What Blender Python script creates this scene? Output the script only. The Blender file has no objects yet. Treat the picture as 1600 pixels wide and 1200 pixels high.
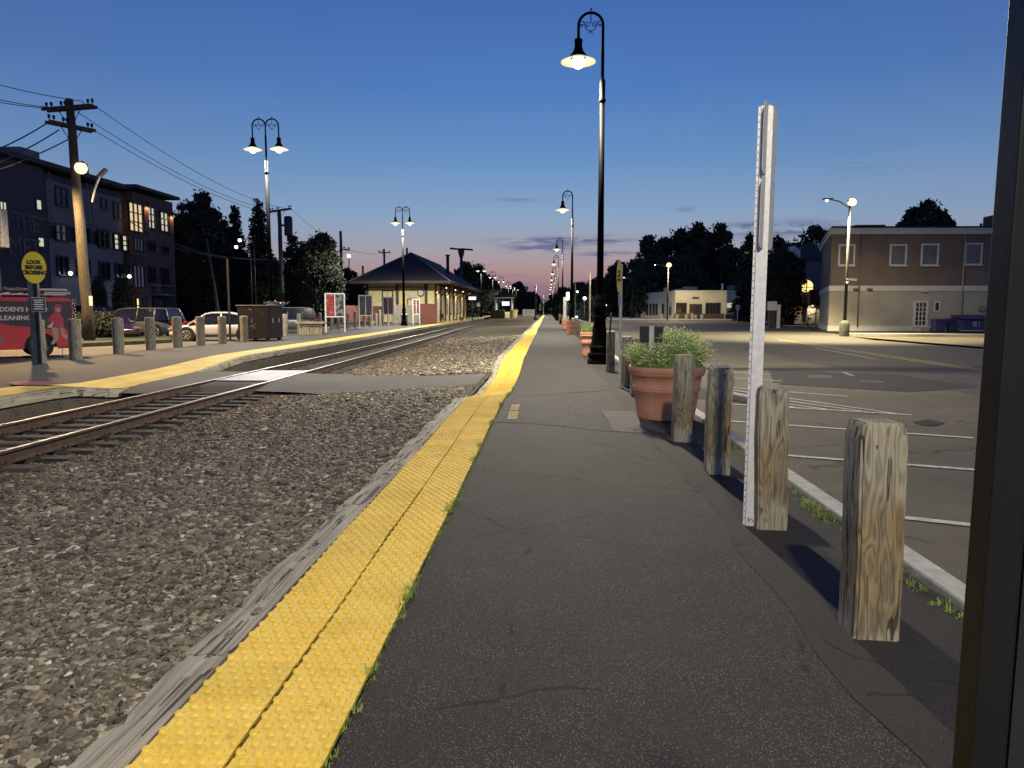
import bpy, bmesh, math, random
import numpy as np
from mathutils import Vector, Matrix, Euler
C = bpy.context.scene.collection
S = bpy.context.scene
PI = math.pi
# ------------------------------------------------------------------ camera
F = 1150.0; CX, CY = 800.0, 600.0; CAMZ = 1.5
PITCH = math.atan(115/F); YAW = math.atan(55/F*math.cos(PITCH))
cd = bpy.data.cameras.new('camera'); cam = bpy.data.objects.new('camera', cd); C.objects.link(cam)
cd.sensor_width = 36; cd.lens = 36*F/1600; cd.clip_start = .05; cd.clip_end = 3000
cam.location = (0, 0, CAMZ); cam.rotation_euler = (PI/2-PITCH, 0, YAW)
S.camera = cam
fw = Vector((-math.sin(YAW)*math.cos(PITCH), math.cos(YAW)*math.cos(PITCH), -math.sin(PITCH)))
rt = Vector((math.cos(YAW), math.sin(YAW), 0)); up = rt.cross(fw)
def ray(px, py): return fw + rt*((px-CX)/F) + up*((CY-py)/F)
def G(px, py, z=0.0):                     # where a photo point meets the level z
    d = ray(px, py); t = (z-CAMZ)/d.z; return Vector((d.x*t, d.y*t, z))
def D(px, py, Y):                         # where it meets the plane at distance Y
    d = ray(px, py); t = Y/d.y; return Vector((d.x*t, Y, CAMZ+d.z*t))
def onX(px, py, X):
    d = ray(px, py); t = X/d.x; return Vector((X, d.y*t, CAMZ+d.z*t))
# ------------------------------------------------------------------ world (dusk sky)
W = bpy.data.worlds.new("World"); S.world = W; W.use_nodes = True
wt = W.node_tree; wt.nodes.clear()
def N(t, typ, **kw):
    n = t.nodes.new(typ)
    for k, v in kw.items():
        if hasattr(n, k): setattr(n, k, v)
    return n
def math_(t, op, a, b=None, c=None, clamp=False):
    n = t.nodes.new('ShaderNodeMath'); n.operation = op; n.use_clamp = clamp
    for i, v in enumerate((a, b, c)):
        if v is None: continue
        if isinstance(v, (int, float)): n.inputs[i].default_value = v
        else: t.links.new(v, n.inputs[i])
    return n.outputs[0]
def ramp_(t, fac, stops, interp='LINEAR'):
    n = t.nodes.new('ShaderNodeValToRGB'); cr = n.color_ramp; cr.interpolation = interp
    while len(cr.elements) < len(stops): cr.elements.new(0.5)
    for e, (p, c) in zip(cr.elements, stops):
        e.position = p; e.color = (*c, 1) if len(c) == 3 else c
    if fac is not None: t.links.new(fac, n.inputs[0])
    return n.outputs[0]
def mix_(t, fac, a, b, mode='MIX'):
    n = t.nodes.new('ShaderNodeMix'); n.data_type = 'RGBA'; n.blend_type = mode
    for i, v in ((0, fac), (6, a), (7, b)):
        if isinstance(v, (int, float)): n.inputs[i].default_value = v
        elif isinstance(v, tuple): n.inputs[i].default_value = (*v, 1) if len(v) == 3 else v
        else: t.links.new(v, n.inputs[i])
    return n.outputs[2]
tc = N(wt, 'ShaderNodeTexCoord'); sep = N(wt, 'ShaderNodeSeparateXYZ'); wt.links.new(tc.outputs['Generated'], sep.inputs[0])
az = math_(wt, 'ARCTAN2', sep.outputs[0], sep.outputs[1])          # 0 = +Y, positive to the right
el = math_(wt, 'ARCSINE', sep.outputs[2])
eln = math_(wt, 'MULTIPLY', el, 1/0.7854, clamp=True)             # 0..45 degrees
def dg(a): return a/45
glow = ramp_(wt, eln, [(0, (.15, .10, .155)), (dg(1.5), (.26, .15, .185)), (dg(3), (.38, .245, .25)), (dg(4.6), (.34, .31, .36)), (dg(7), (.225, .33, .48)), (dg(11), (.125, .258, .49)), (dg(16), (.072, .18, .45)), (dg(24), (.042, .115, .36)), (1, (.02, .05, .2))])
side = ramp_(wt, eln, [(0, (.15, .145, .20)), (dg(3), (.22, .225, .29)), (dg(6), (.215, .285, .41)), (dg(11), (.12, .215, .40)), (dg(16), (.07, .148, .36)), (dg(24), (.04, .097, .29)), (1, (.018, .04, .17))])
da = math_(wt, 'SUBTRACT', az, -0.03)
g1 = math_(wt, 'EXPONENT', math_(wt, 'MULTIPLY', math_(wt, 'MULTIPLY', da, da), -1/(0.5**2)))
col = mix_(wt, g1, side, glow)
# thin streaks of dusk cloud
cmb = N(wt, 'ShaderNodeCombineXYZ'); wt.links.new(az, cmb.inputs[0]); wt.links.new(math_(wt, 'MULTIPLY', el, 7.0), cmb.inputs[1])
nz = N(wt, 'ShaderNodeTexNoise'); nz.inputs['Scale'].default_value = 16; nz.inputs['Detail'].default_value = 6; nz.inputs['Roughness'].default_value = .62
wt.links.new(cmb.outputs[0], nz.inputs['Vector'])
tot = None
for (px, py, wx, wy, s) in ((900, 376, .075, .0046, .95), (845, 387, .035, .0055, .9), (1225, 358, .055, .0075, .95), (1150, 354, .03, .0028, .8), (950, 397, .03, .0028, .8), (815, 312, .03, .0025, .35), (1340, 258, .015, .003, .5), (1085, 327, .018, .003, .5), (760, 430, .09, .0025, .2), (800, 448, .05, .002, .3)):
    d = ray(px, py).normalized(); a0 = math.atan2(d.x, d.y); e0 = math.asin(d.z)
    u = math_(wt, 'MULTIPLY', math_(wt, 'SUBTRACT', az, a0), 1/wx); v = math_(wt, 'MULTIPLY', math_(wt, 'SUBTRACT', el, e0), 1/wy)
    r2 = math_(wt, 'ADD', math_(wt, 'MULTIPLY', u, u), math_(wt, 'MULTIPLY', v, v))
    g = math_(wt, 'MULTIPLY', math_(wt, 'EXPONENT', math_(wt, 'MULTIPLY', r2, -.8)), s)
    tot = g if tot is None else math_(wt, 'ADD', tot, g)
cm = math_(wt, 'MULTIPLY', tot, math_(wt, 'MULTIPLY_ADD', nz.outputs[0], 6.5, -2.6, clamp=True))
cm = math_(wt, 'MULTIPLY', cm, 1.6, clamp=True)
col = mix_(wt, math_(wt, 'MULTIPLY', cm, .85), col, (.10, .125, .23))
bg = N(wt, 'ShaderNodeBackground'); wt.links.new(col, bg.inputs[0]); bg.inputs[1].default_value = 1.0
wo = N(wt, 'ShaderNodeOutputWorld'); wt.links.new(bg.outputs[0], wo.inputs[0])
vs = S.view_settings; vs.view_transform = 'Standard'; vs.look = 'None'; vs.exposure = .18; vs.gamma = 1; vs.use_curve_mapping = False
S.cycles.sample_clamp_indirect = 4; S.cycles.max_bounces = 6; S.cycles.use_denoising = True
# ------------------------------------------------------------------ materials
MATS = {}
def newmat(name):
    m = bpy.data.materials.new(name); m.use_nodes = True; t = m.node_tree
    b = t.nodes['Principled BSDF']; MATS[name] = m; return m, t, b
def simple(name, c, rough=.6, metal=0., nscale=6., namt=.25, bump=0., bscale=60., coat=0.):
    m, t, b = newmat(name)
    tcn = N(t, 'ShaderNodeTexCoord'); n = N(t, 'ShaderNodeTexNoise'); n.inputs['Scale'].default_value = nscale; n.inputs['Detail'].default_value = 5
    t.links.new(tcn.outputs['Object'], n.inputs['Vector'])
    lo = tuple(x*(1-namt) for x in c); hi = tuple(min(1, x*(1+namt)) for x in c)
    t.links.new(ramp_(t, n.outputs[0], [(.3, lo), (.7, hi)]), b.inputs['Base Color'])
    b.inputs['Roughness'].default_value = rough; b.inputs['Metallic'].default_value = metal
    if coat: b.inputs['Coat Weight'].default_value = coat
    if bump:
        n2 = N(t, 'ShaderNodeTexNoise'); n2.inputs['Scale'].default_value = bscale; n2.inputs['Detail'].default_value = 4
        t.links.new(tcn.outputs['Object'], n2.inputs['Vector'])
        bp = N(t, 'ShaderNodeBump'); bp.inputs['Strength'].default_value = bump; bp.inputs['Distance'].default_value = .01
        t.links.new(n2.outputs[0], bp.inputs['Height']); t.links.new(bp.outputs[0], b.inputs['Normal'])
    return m
def emis(name, c, s, sample=False):
    m = bpy.data.materials.new(name); m.use_nodes = True; t = m.node_tree; t.nodes.clear()
    e = N(t, 'ShaderNodeEmission'); e.inputs[0].default_value = (*c, 1); e.inputs[1].default_value = s
    o = N(t, 'ShaderNodeOutputMaterial'); t.links.new(e.outputs[0], o.inputs[0])
    if not sample:
        try: m.cycles.emission_sampling = 'NONE'
        except Exception: pass
    MATS[name] = m; return m
def asphalt(name, c1, c2, speck=.22, cracks=.6, crackscale=.55, patch=.35, bump=.5, warm=(1, 1, 1)):
    m, t, b = newmat(name)
    g = N(t, 'ShaderNodeNewGeometry'); P = g.outputs['Position']
    def noise(sc, det=5, rough=.55):
        n = N(t, 'ShaderNodeTexNoise'); n.inputs['Scale'].default_value = sc; n.inputs['Detail'].default_value = det; n.inputs['Roughness'].default_value = rough
        t.links.new(P, n.inputs['Vector']); return n.outputs[0]
    big = noise(patch, 6, .6)
    col = ramp_(t, big, [(.32, c1), (.5, tuple((a+b_)/2 for a, b_ in zip(c1, c2))), (.68, c2)])
    tint = noise(1.7, 3)
    col = mix_(t, math_(t, 'MULTIPLY', tint, .6), col, (.056*warm[0], .045*warm[1], .039*warm[2]))
    vo = N(t, 'ShaderNodeTexVoronoi'); vo.inputs['Scale'].default_value = 300; t.links.new(P, vo.inputs['Vector'])
    sp = N(t, 'ShaderNodeSeparateColor'); t.links.new(vo.outputs['Color'], sp.inputs[0])
    gv = N(t, 'ShaderNodeTexVoronoi'); gv.inputs['Scale'].default_value = 1.6; t.links.new(P, gv.inputs['Vector'])
    col = mix_(t, math_(t, 'MULTIPLY', math_(t, 'LESS_THAN', gv.outputs['Distance'], math_(t, 'MULTIPLY', noise(5, 2), .07)), .5), col, (.012, .012, .012))
    st = math_(t, 'MULTIPLY', math_(t, 'GREATER_THAN', sp.outputs[0], .93), noise(3.0, 2))
    dk = math_(t, 'LESS_THAN', sp.outputs[1], .3)
    col = mix_(t, math_(t, 'MULTIPLY', st, speck*1.5), col, (.33, .31, .28))
    col = mix_(t, math_(t, 'MULTIPLY', dk, .35), col, (.015, .015, .015))
    fine = noise(260, 3)
    col = mix_(t, .75, col, ramp_(t, fine, [(.3, (.55, .55, .55)), (.75, (1.6, 1.6, 1.6))]), 'MULTIPLY')
    # cracks
    wn = N(t, 'ShaderNodeTexNoise'); wn.inputs['Scale'].default_value = 2.2; wn.inputs['Detail'].default_value = 6; t.links.new(P, wn.inputs['Vector'])
    vm = N(t, 'ShaderNodeVectorMath'); vm.operation = 'MULTIPLY_ADD'; t.links.new(wn.outputs['Color'], vm.inputs[0]); vm.inputs[1].default_value = (.3, .3, .3); t.links.new(P, vm.inputs[2])
    vc = N(t, 'ShaderNodeTexVoronoi'); vc.feature = 'DISTANCE_TO_EDGE'; vc.inputs['Scale'].default_value = crackscale; t.links.new(vm.outputs[0], vc.inputs['Vector'])
    cr = math_(t, 'LESS_THAN', vc.outputs['Distance'], math_(t, 'MULTIPLY', noise(7, 3), .013))
    msk = math_(t, 'GREATER_THAN', noise(.7, 3), .50)
    cr = math_(t, 'MULTIPLY', math_(t, 'MULTIPLY', cr, msk), cracks)
    col = mix_(t, cr, col, (.008, .008, .008))
    t.links.new(col, b.inputs['Base Color']); b.inputs['Roughness'].default_value = .8
    b.inputs['Specular IOR Level'].default_value = .35
    h = math_(t, 'ADD', math_(t, 'MULTIPLY', fine, .5), math_(t, 'MULTIPLY', vo.outputs['Distance'], -.8))
    h = math_(t, 'ADD', h, math_(t, 'MULTIPLY', cr, -3))
    bp = N(t, 'ShaderNodeBump'); bp.inputs['Strength'].default_value = bump; bp.inputs['Distance'].default_value = .006
    t.links.new(h, bp.inputs['Height']); t.links.new(bp.outputs[0], b.inputs['Normal'])
    return m
def woodmat(name, light, dark, axis='Z', brown=None, scale=1.0, bump=.8, ringf=95.0):
    """weathered timber with long grain and cathedral figure"""
    m, t, b = newmat(name)
    tcn = N(t, 'ShaderNodeTexCoord'); oi = N(t, 'ShaderNodeObjectInfo')
    off = N(t, 'ShaderNodeCombineXYZ'); r = math_(t, 'MULTIPLY', oi.outputs['Random'], 37.0)
    for i in range(3): t.links.new(r, off.inputs[i])
    add = N(t, 'ShaderNodeVectorMath'); add.operation = 'ADD'; t.links.new(tcn.outputs['Object'], add.inputs[0]); t.links.new(off.outputs[0], add.inputs[1])
    mp = N(t, 'ShaderNodeMapping'); t.links.new(add.outputs[0], mp.inputs[0])
    k = .16 if axis == 'Z' else .09
    mp.inputs['Scale'].default_value = (scale, scale, k*scale) if axis == 'Z' else ((scale, k*scale, scale) if axis == 'Y' else (k*scale, scale, scale))
    n1 = N(t, 'ShaderNodeTexNoise'); n1.inputs['Scale'].default_value = 5.5; n1.inputs['Detail'].default_value = 2.5; n1.inputs['Distortion'].default_value = .4
    t.links.new(mp.outputs[0], n1.inputs['Vector'])
    rings = math_(t, 'SINE', math_(t, 'MULTIPLY', n1.outputs[0], ringf))
    rings = math_(t, 'MULTIPLY_ADD', rings, .5, .5)
    n2 = N(t, 'ShaderNodeTexNoise'); n2.inputs['Scale'].default_value = 60; n2.inputs['Detail'].default_value = 5
    mp2 = N(t, 'ShaderNodeMapping'); t.links.new(add.outputs[0], mp2.inputs[0]); kk = .05
    mp2.inputs['Scale'].default_value = (1, 1, kk) if axis == 'Z' else ((1.4, kk*.6, 1.4) if axis == 'Y' else (kk, 1, 1))
    t.links.new(mp2.outputs[0], n2.inputs['Vector'])
    g = math_(t, 'ADD', math_(t, 'MULTIPLY', rings, .38 if axis == 'Z' else .16), math_(t, 'MULTIPLY', n2.outputs[0], .72 if axis == 'Z' else .95))
    mid = tuple((a*.55+c_*.45) for a, c_ in zip(light, dark))
    col = ramp_(t, g, [(.2, dark), (.45, mid), (.75, light)])
    n3 = N(t, 'ShaderNodeTexNoise'); n3.inputs['Scale'].default_value = 3.0; n3.inputs['Detail'].default_value = 4; t.links.new(add.outputs[0], n3.inputs['Vector'])
    if brown:
        sp = N(t, 'ShaderNodeSeparateXYZ'); t.links.new(tcn.outputs['Object'], sp.inputs[0])
        z = sp.outputs[2]
        low = ramp_(t, math_(t, 'ADD', z, math_(t, 'MULTIPLY_ADD', n3.outputs[0], .7, -.35)), [(.05, (0, 0, 0)), (.22, (1, 1, 1)), (.5, (1, 1, 1)), (.78, (0, 0, 0))])
        n4 = N(t, 'ShaderNodeTexNoise'); n4.inputs['Scale'].default_value = 9; t.links.new(mp.outputs[0], n4.inputs['Vector'])
        bc = ramp_(t, n4.outputs[0], [(.35, (.13, .095, .055)), (.5, brown), (.62, (.26, .16, .055))])
        col = mix_(t, math_(t, 'MULTIPLY', low, .62), col, mix_(t, .8, bc, ramp_(t, g, [(.2, (.35, .35, .35)), (.75, (1.3, 1.3, 1.3))]), 'MULTIPLY'))
    # long checks
    n5 = N(t, 'ShaderNodeTexNoise'); n5.inputs['Scale'].default_value = 14; n5.inputs['Detail'].default_value = 2
    t.links.new(mp2.outputs[0], n5.inputs['Vector'])
    chk = math_(t, 'LESS_THAN', math_(t, 'ABSOLUTE', math_(t, 'SUBTRACT', n5.outputs[0], .5)), .012 if axis == 'Z' else .022)
    chk = math_(t, 'MULTIPLY', chk, math_(t, 'GREATER_THAN', n3.outputs[0], .47))
    col = mix_(t, math_(t, 'MULTIPLY', chk, .8), col, (.02, .016, .012))
    t.links.new(col, b.inputs['Base Color']); b.inputs['Roughness'].default_value = .85; b.inputs['Specular IOR Level'].default_value = .25
    bp = N(t, 'ShaderNodeBump'); bp.inputs['Strength'].default_value = bump; bp.inputs['Distance'].default_value = .004
    t.links.new(math_(t, 'SUBTRACT', g, math_(t, 'MULTIPLY', chk, 1.5)), bp.inputs['Height']); t.links.new(bp.outputs[0], b.inputs['Normal'])
    return m
def rockmat():
    m, t, b = newmat('ballast_stone')
    g = N(t, 'ShaderNodeNewGeometry')
    col = ramp_(t, g.outputs['Random Per Island'], [(0, (.06, .052, .038)), (.3, (.14, .122, .09)), (.55, (.25, .22, .163)), (.72, (.175, .14, .103)), (.88, (.35, .31, .23)), (.985, (.47, .43, .33)), (1, (.8, .78, .7))])
    n = N(t, 'ShaderNodeTexNoise'); n.inputs['Scale'].default_value = 45; n.inputs['Detail'].default_value = 4; t.links.new(g.outputs['Position'], n.inputs['Vector'])
    col = mix_(t, .8, col, ramp_(t, n.outputs[0], [(.3, (.6, .6, .6)), (.7, (1.25, 1.22, 1.15))]), 'MULTIPLY')
    sx_ = N(t, 'ShaderNodeSeparateXYZ'); t.links.new(g.outputs['Position'], sx_.inputs[0]); nn = N(t, 'ShaderNodeTexNoise'); nn.inputs['Scale'].default_value = .9; t.links.new(g.outputs['Position'], nn.inputs['Vector'])
    rust = math_(t, 'MULTIPLY', math_(t, 'MULTIPLY_ADD', sx_.outputs[0], -.5, -1.9, clamp=True), nn.outputs[0])
    col = mix_(t, math_(t, 'MULTIPLY', rust, .8), col, mix_(t, 1.0, col, (.75, .52, .42), 'MULTIPLY'))
    t.links.new(col, b.inputs['Base Color']); b.inputs['Roughness'].default_value = .85
    return m
def ballastmat():
    m, t, b = newmat('ballast_bed')
    g = N(t, 'ShaderNodeNewGeometry'); P = g.outputs['Position']
    vo = N(t, 'ShaderNodeTexVoronoi'); vo.inputs['Scale'].default_value = 27; t.links.new(P, vo.inputs['Vector'])
    sp = N(t, 'ShaderNodeSeparateColor'); t.links.new(vo.outputs['Color'], sp.inputs[0])
    col = ramp_(t, sp.outputs[0], [(0, (.05, .043, .032)), (.4, (.13, .113, .084)), (.7, (.20, .175, .13)), (.93, (.31, .275, .205)), (1, (.5, .47, .4))])
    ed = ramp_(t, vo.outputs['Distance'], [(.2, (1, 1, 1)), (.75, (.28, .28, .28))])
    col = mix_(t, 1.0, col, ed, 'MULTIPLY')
    n = N(t, 'ShaderNodeTexNoise'); n.inputs['Scale'].default_value = .6; n.inputs['Detail'].default_value = 4; t.links.new(P, n.inputs['Vector'])
    col = mix_(t, 1.0, col, ramp_(t, n.outputs[0], [(.3, (.8, .78, .74)), (.7, (1.15, 1.12, 1.05))]), 'MULTIPLY')
    t.links.new(col, b.inputs['Base Color']); b.inputs['Roughness'].default_value = .95; b.inputs['Specular IOR Level'].default_value = .1
    bp = N(t, 'ShaderNodeBump'); bp.inputs['Strength'].default_value = 1; bp.inputs['Distance'].default_value = .03; bp.invert = True
    t.links.new(vo.outputs['Distance'], bp.inputs['Height']); t.links.new(bp.outputs[0], b.inputs['Normal'])
    return m
M_plat = asphalt('platform_asphalt', (.012, .013, .012), (.029, .0265, .023), speck=.8, cracks=.8, crackscale=.6, patch=.45)
M_platfar = asphalt('far_platform_asphalt', (.075, .072, .066), (.105, .10, .09), speck=.15, cracks=.3)
M_edge = asphalt('dark_asphalt', (.015, .015, .015), (.026, .025, .023), speck=.2, cracks=.9, crackscale=1.3)
M_lot = asphalt('lot_asphalt', (.115, .102, .068), (.195, .172, .118), speck=.2, cracks=.45, crackscale=.3, patch=.2)
M_street = asphalt('street_asphalt', (.085, .078, .06), (.125, .115, .09), speck=.1, cracks=.4, crackscale=.2, patch=.15)
M_patch = asphalt('old_coarse_asphalt', (.10, .095, .088), (.15, .145, .135), speck=.6, cracks=.2)
M_cross = asphalt('crossing_asphalt', (.09, .088, .085), (.14, .138, .135), speck=.2, cracks=.3)
M_post = woodmat('bollard_timber', (.38, .35, .275), (.13, .115, .088), 'Z', brown=(.20, .135, .06), scale=1.35)
M_postg = woodmat('grey_timber', (.30, .28, .22), (.10, .09, .07), 'Z')
M_beam = woodmat('edge_timber_wood', (.47, .43, .345), (.10, .088, .068), 'Y', scale=.9, bump=1, ringf=45.0)
M_tie = woodmat('tie_wood', (.13, .115, .095), (.035, .03, .025), 'X')
M_pole = woodmat('pole_wood', (.075, .066, .053), (.032, .028, .023), 'Z')
M_fence = simple('red_fence_paint', (.16, .055, .045), .8, nscale=9, namt=.35)
def yellowmat():
    m, t, b = newmat('tactile_yellow'); g = N(t, 'ShaderNodeNewGeometry')
    n = N(t, 'ShaderNodeTexNoise'); n.inputs['Scale'].default_value = 2.5; n.inputs['Detail'].default_value = 8; n.inputs['Roughness'].default_value = .7; t.links.new(g.outputs['Position'], n.inputs['Vector'])
    col = ramp_(t, n.outputs[0], [(.25, (.74, .50, .06)), (.5, (.90, .64, .10)), (.75, (.93, .72, .17))])
    n2 = N(t, 'ShaderNodeTexNoise'); n2.inputs['Scale'].default_value = 190; n2.inputs['Detail'].default_value = 3; t.links.new(g.outputs['Position'], n2.inputs['Vector'])
    col = mix_(t, .5, col, ramp_(t, n2.outputs[0], [(.3, (.7, .66, .5)), (.6, (1.1, 1.1, 1.1))]), 'MULTIPLY')
    gn = N(t, 'ShaderNodeTexNoise'); gn.inputs['Scale'].default_value = 6; gn.inputs['Detail'].default_value = 9; gn.inputs['Roughness'].default_value = .75; t.links.new(g.outputs['Position'], gn.inputs['Vector'])
    col = mix_(t, math_(t, 'MULTIPLY', ramp_(t, gn.outputs[0], [(.57, (0, 0, 0)), (.67, (1, 1, 1))]), .32), col, (.30, .22, .06))
    oi = N(t, 'ShaderNodeObjectInfo'); 
    col = mix_(t, .6, col, ramp_(t, oi.outputs['Random'], [(0, (.86, .85, .8)), (1, (1.08, 1.06, 1.05))]), 'MULTIPLY')
    t.links.new(col, b.inputs['Base Color']); b.inputs['Roughness'].default_value = .65
    bp = N(t, 'ShaderNodeBump'); bp.inputs['Strength'].default_value = .5; bp.inputs['Distance'].default_value = .002
    t.links.new(n2.outputs[0], bp.inputs['Height']); t.links.new(bp.outputs[0], b.inputs['Normal'])
    return m
M_yel = yellowmat()
M_rock = rockmat(); M_ball = ballastmat()
M_rail = simple('rail_rust', (.085, .055, .04), .7, .3, 8, .35, .4)
M_cpan = simple('crossing_steel', (.33, .32, .36), .6, .4, 4, .15)
M_railtop = simple('rail_polished', (.50, .49, .50), .5, 1., 3, .08)
M_steel = simple('galvanised', (.74, .74, .78), .5, .25, 30, .12, .2, 200)
M_white = simple('white_paint', (.62, .61, .58), .6, nscale=10, namt=.12)
M_line = simple('road_paint', (.50, .49, .44), .8, nscale=18, namt=.35)
M_lineworn = simple('worn_road_paint', (.27, .26, .22), .85, nscale=10, namt=.5)
M_yline = simple('yellow_road_paint', (.40, .29, .09), .8, nscale=12, namt=.3)
M_black = simple('black_lamp_paint', (.002, .002, .0022), .6, .0, 20, .2, .1, 80); M_black.node_tree.nodes['Principled BSDF'].inputs['Specular IOR Level'].default_value = .04
M_dark = simple('dark_metal', (.035, .034, .04), .5, .4, 5, .3)
M_frame = simple('bronze_frame', (.022, .022, .023), .45, .5, 4, .2, .05)
M_signyel = simple('sign_yellow', (.72, .58, .035), .5, nscale=3, namt=.05)
M_signblk = simple('sign_black', (.012, .012, .012), .5)
M_signblue = simple('sign_blue', (.035, .04, .09), .5)
M_terra = simple('terracotta', (.55, .26, .165), .7, nscale=5, namt=.14, bump=.15)
M_soil = simple('soil', (.03, .022, .015), .95, nscale=40)
M_conc = simple('concrete', (.32, .31, .28), .85, nscale=12, namt=.2, bump=.4)
M_curb = simple('kerb_stone', (.42, .41, .37), .8, nscale=9, namt=.22, bump=.4)
M_grass = simple('grass_blade', (.22, .32, .06), .7, nscale=6, namt=.5)
M_stem = simple('flower_stem', (.30, .44, .12), .7, nscale=15, namt=.45)
M_flower = simple('pale_flower', (.88, .86, .46), .7, nscale=30, namt=.25)
M_verge = simple('verge_grass', (.05, .055, .025), .95, nscale=9, namt=.5, bump=.6, bscale=40)
M_ground = simple('ground_soil', (.035, .035, .03), .95, nscale=.4, namt=.3)
M_leaf = simple('leaf_dark', (.030, .036, .018), .8, nscale=.6, namt=.5)
M_leaf2 = simple('leaf_mid', (.045, .055, .028), .8, nscale=.8, namt=.5)
M_needle = simple('needles', (.026, .034, .022), .85, nscale=.8, namt=.4)
M_bark = simple('bark', (.05, .042, .035), .9, nscale=8, namt=.3)
M_cream = simple('cream_clapboard', (.62, .53, .27), .75, nscale=2, namt=.12)
M_brownt = simple('brown_trim', (.07, .045, .035), .7)
M_roof = simple('shingle_roof', (.022, .021, .021), .85, nscale=3, namt=.3, bump=.5, bscale=12)
M_stucco = simple('tan_stucco', (.33, .305, .24), .85, nscale=.8, namt=.12)
M_stuccow = simple('white_stucco', (.46, .44, .36), .85, nscale=.8, namt=.10)
M_brown = simple('brown_siding', (.135, .103, .082), .8, nscale=.7, namt=.15)
M_trim = simple('trim_white', (.50, .49, .46), .7, nscale=4, namt=.1)
M_glass = simple('window_glass', (.02, .022, .03), .12, .0, 3, .3)
M_spole = simple('weathered_pole', (.02, .02, .018), .75, .0)
M_baseconc = simple('stained_concrete', (.10, .10, .085), .9, nscale=9, namt=.3)
M_palepane = simple('pale_pane', (.11, .11, .105), .35, nscale=1, namt=.2)  # pale grey colour of the plain panes
M_navy = simple('navy_plastic', (.02, .025, .10), .5)
M_rubber = simple('rubber', (.015, .015, .016), .8)
M_rim = simple('alloy', (.55, .55, .56), .3, .9, 5, .05)
M_carglass = simple('car_glass', (.012, .014, .022), .08)
M_awn = simple('awning_red', (.10, .02, .022), .8)
M_skin = simple('skin', (.35, .2, .14), .6)
M_cloth = simple('dark_cloth', (.02, .02, .026), .9)
M_cloth2 = simple('grey_cloth', (.30, .29, .27), .9)
M_redwrap = simple('red_wrap', (.58, .055, .06), .35, nscale=1.2, namt=.18, coat=.4)
M_darkwrap = simple('charcoal_wrap', (.05, .045, .05), .4, nscale=2, namt=.2, coat=.3)
M_grime = simple('grey_wrap', (.20, .20, .21), .35, .3)
M_pink = simple('letter_paint', (.70, .62, .60), .5, namt=.05)
M_grey1 = simple('grey_siding', (.12, .12, .145), .8, nscale=.5, namt=.12)
M_grey2 = simple('charcoal_siding', (.05, .047, .062), .85, nscale=.5, namt=.15)
M_grey3 = simple('light_grey_siding', (.16, .16, .185), .8, nscale=.5, namt=.1)
M_brick = simple('dark_brick', (.10, .06, .055), .85, nscale=6, namt=.3)
M_letters = simple('faded_sign_letters', (.12, .115, .13), .8)
E_lamp = emis('lamp_globe', (1, .93, .66), 2.2)
E_lampw = emis('lamp_globe_white', (1, .96, .80), 3)
E_sod = emis('sodium_globe', (1, .70, .30), 2.4)
E_sodw = emis('street_lamp_globe', (1, .78, .36), 2.2)
E_led = emis('led_head', (.95, .97, 1), 6)
E_warmwin = emis('lit_window_warm', (1, .72, .40), .75)
E_warmwin2 = emis('lit_window_pale', (.85, .83, .62), .62)
E_orange = emis('lit_window_orange', (1, .50, .22), .6)
E_yelwin = emis('lit_porch_window', (1, .78, .25), 1.3)
E_purple = emis('lit_sign_pink', (1, .80, 1), 1.6)
E_head = emis('headlight_glow', (1, .85, .62), 5)
def skirtmat():
    m, t, b = newmat('lamp_skirt'); b.inputs['Base Color'].default_value = (.85, .8, .62, 1); b.inputs['Roughness'].default_value = .5
    b.inputs['Emission Color'].default_value = (1, .90, .52, 1); b.inputs['Emission Strength'].default_value = .7  # shade is no source; emission added so it reads as a glowing disc
    try: m.cycles.emission_sampling = 'NONE'
    except Exception: pass
    return m
M_skirt = skirtmat()
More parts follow.
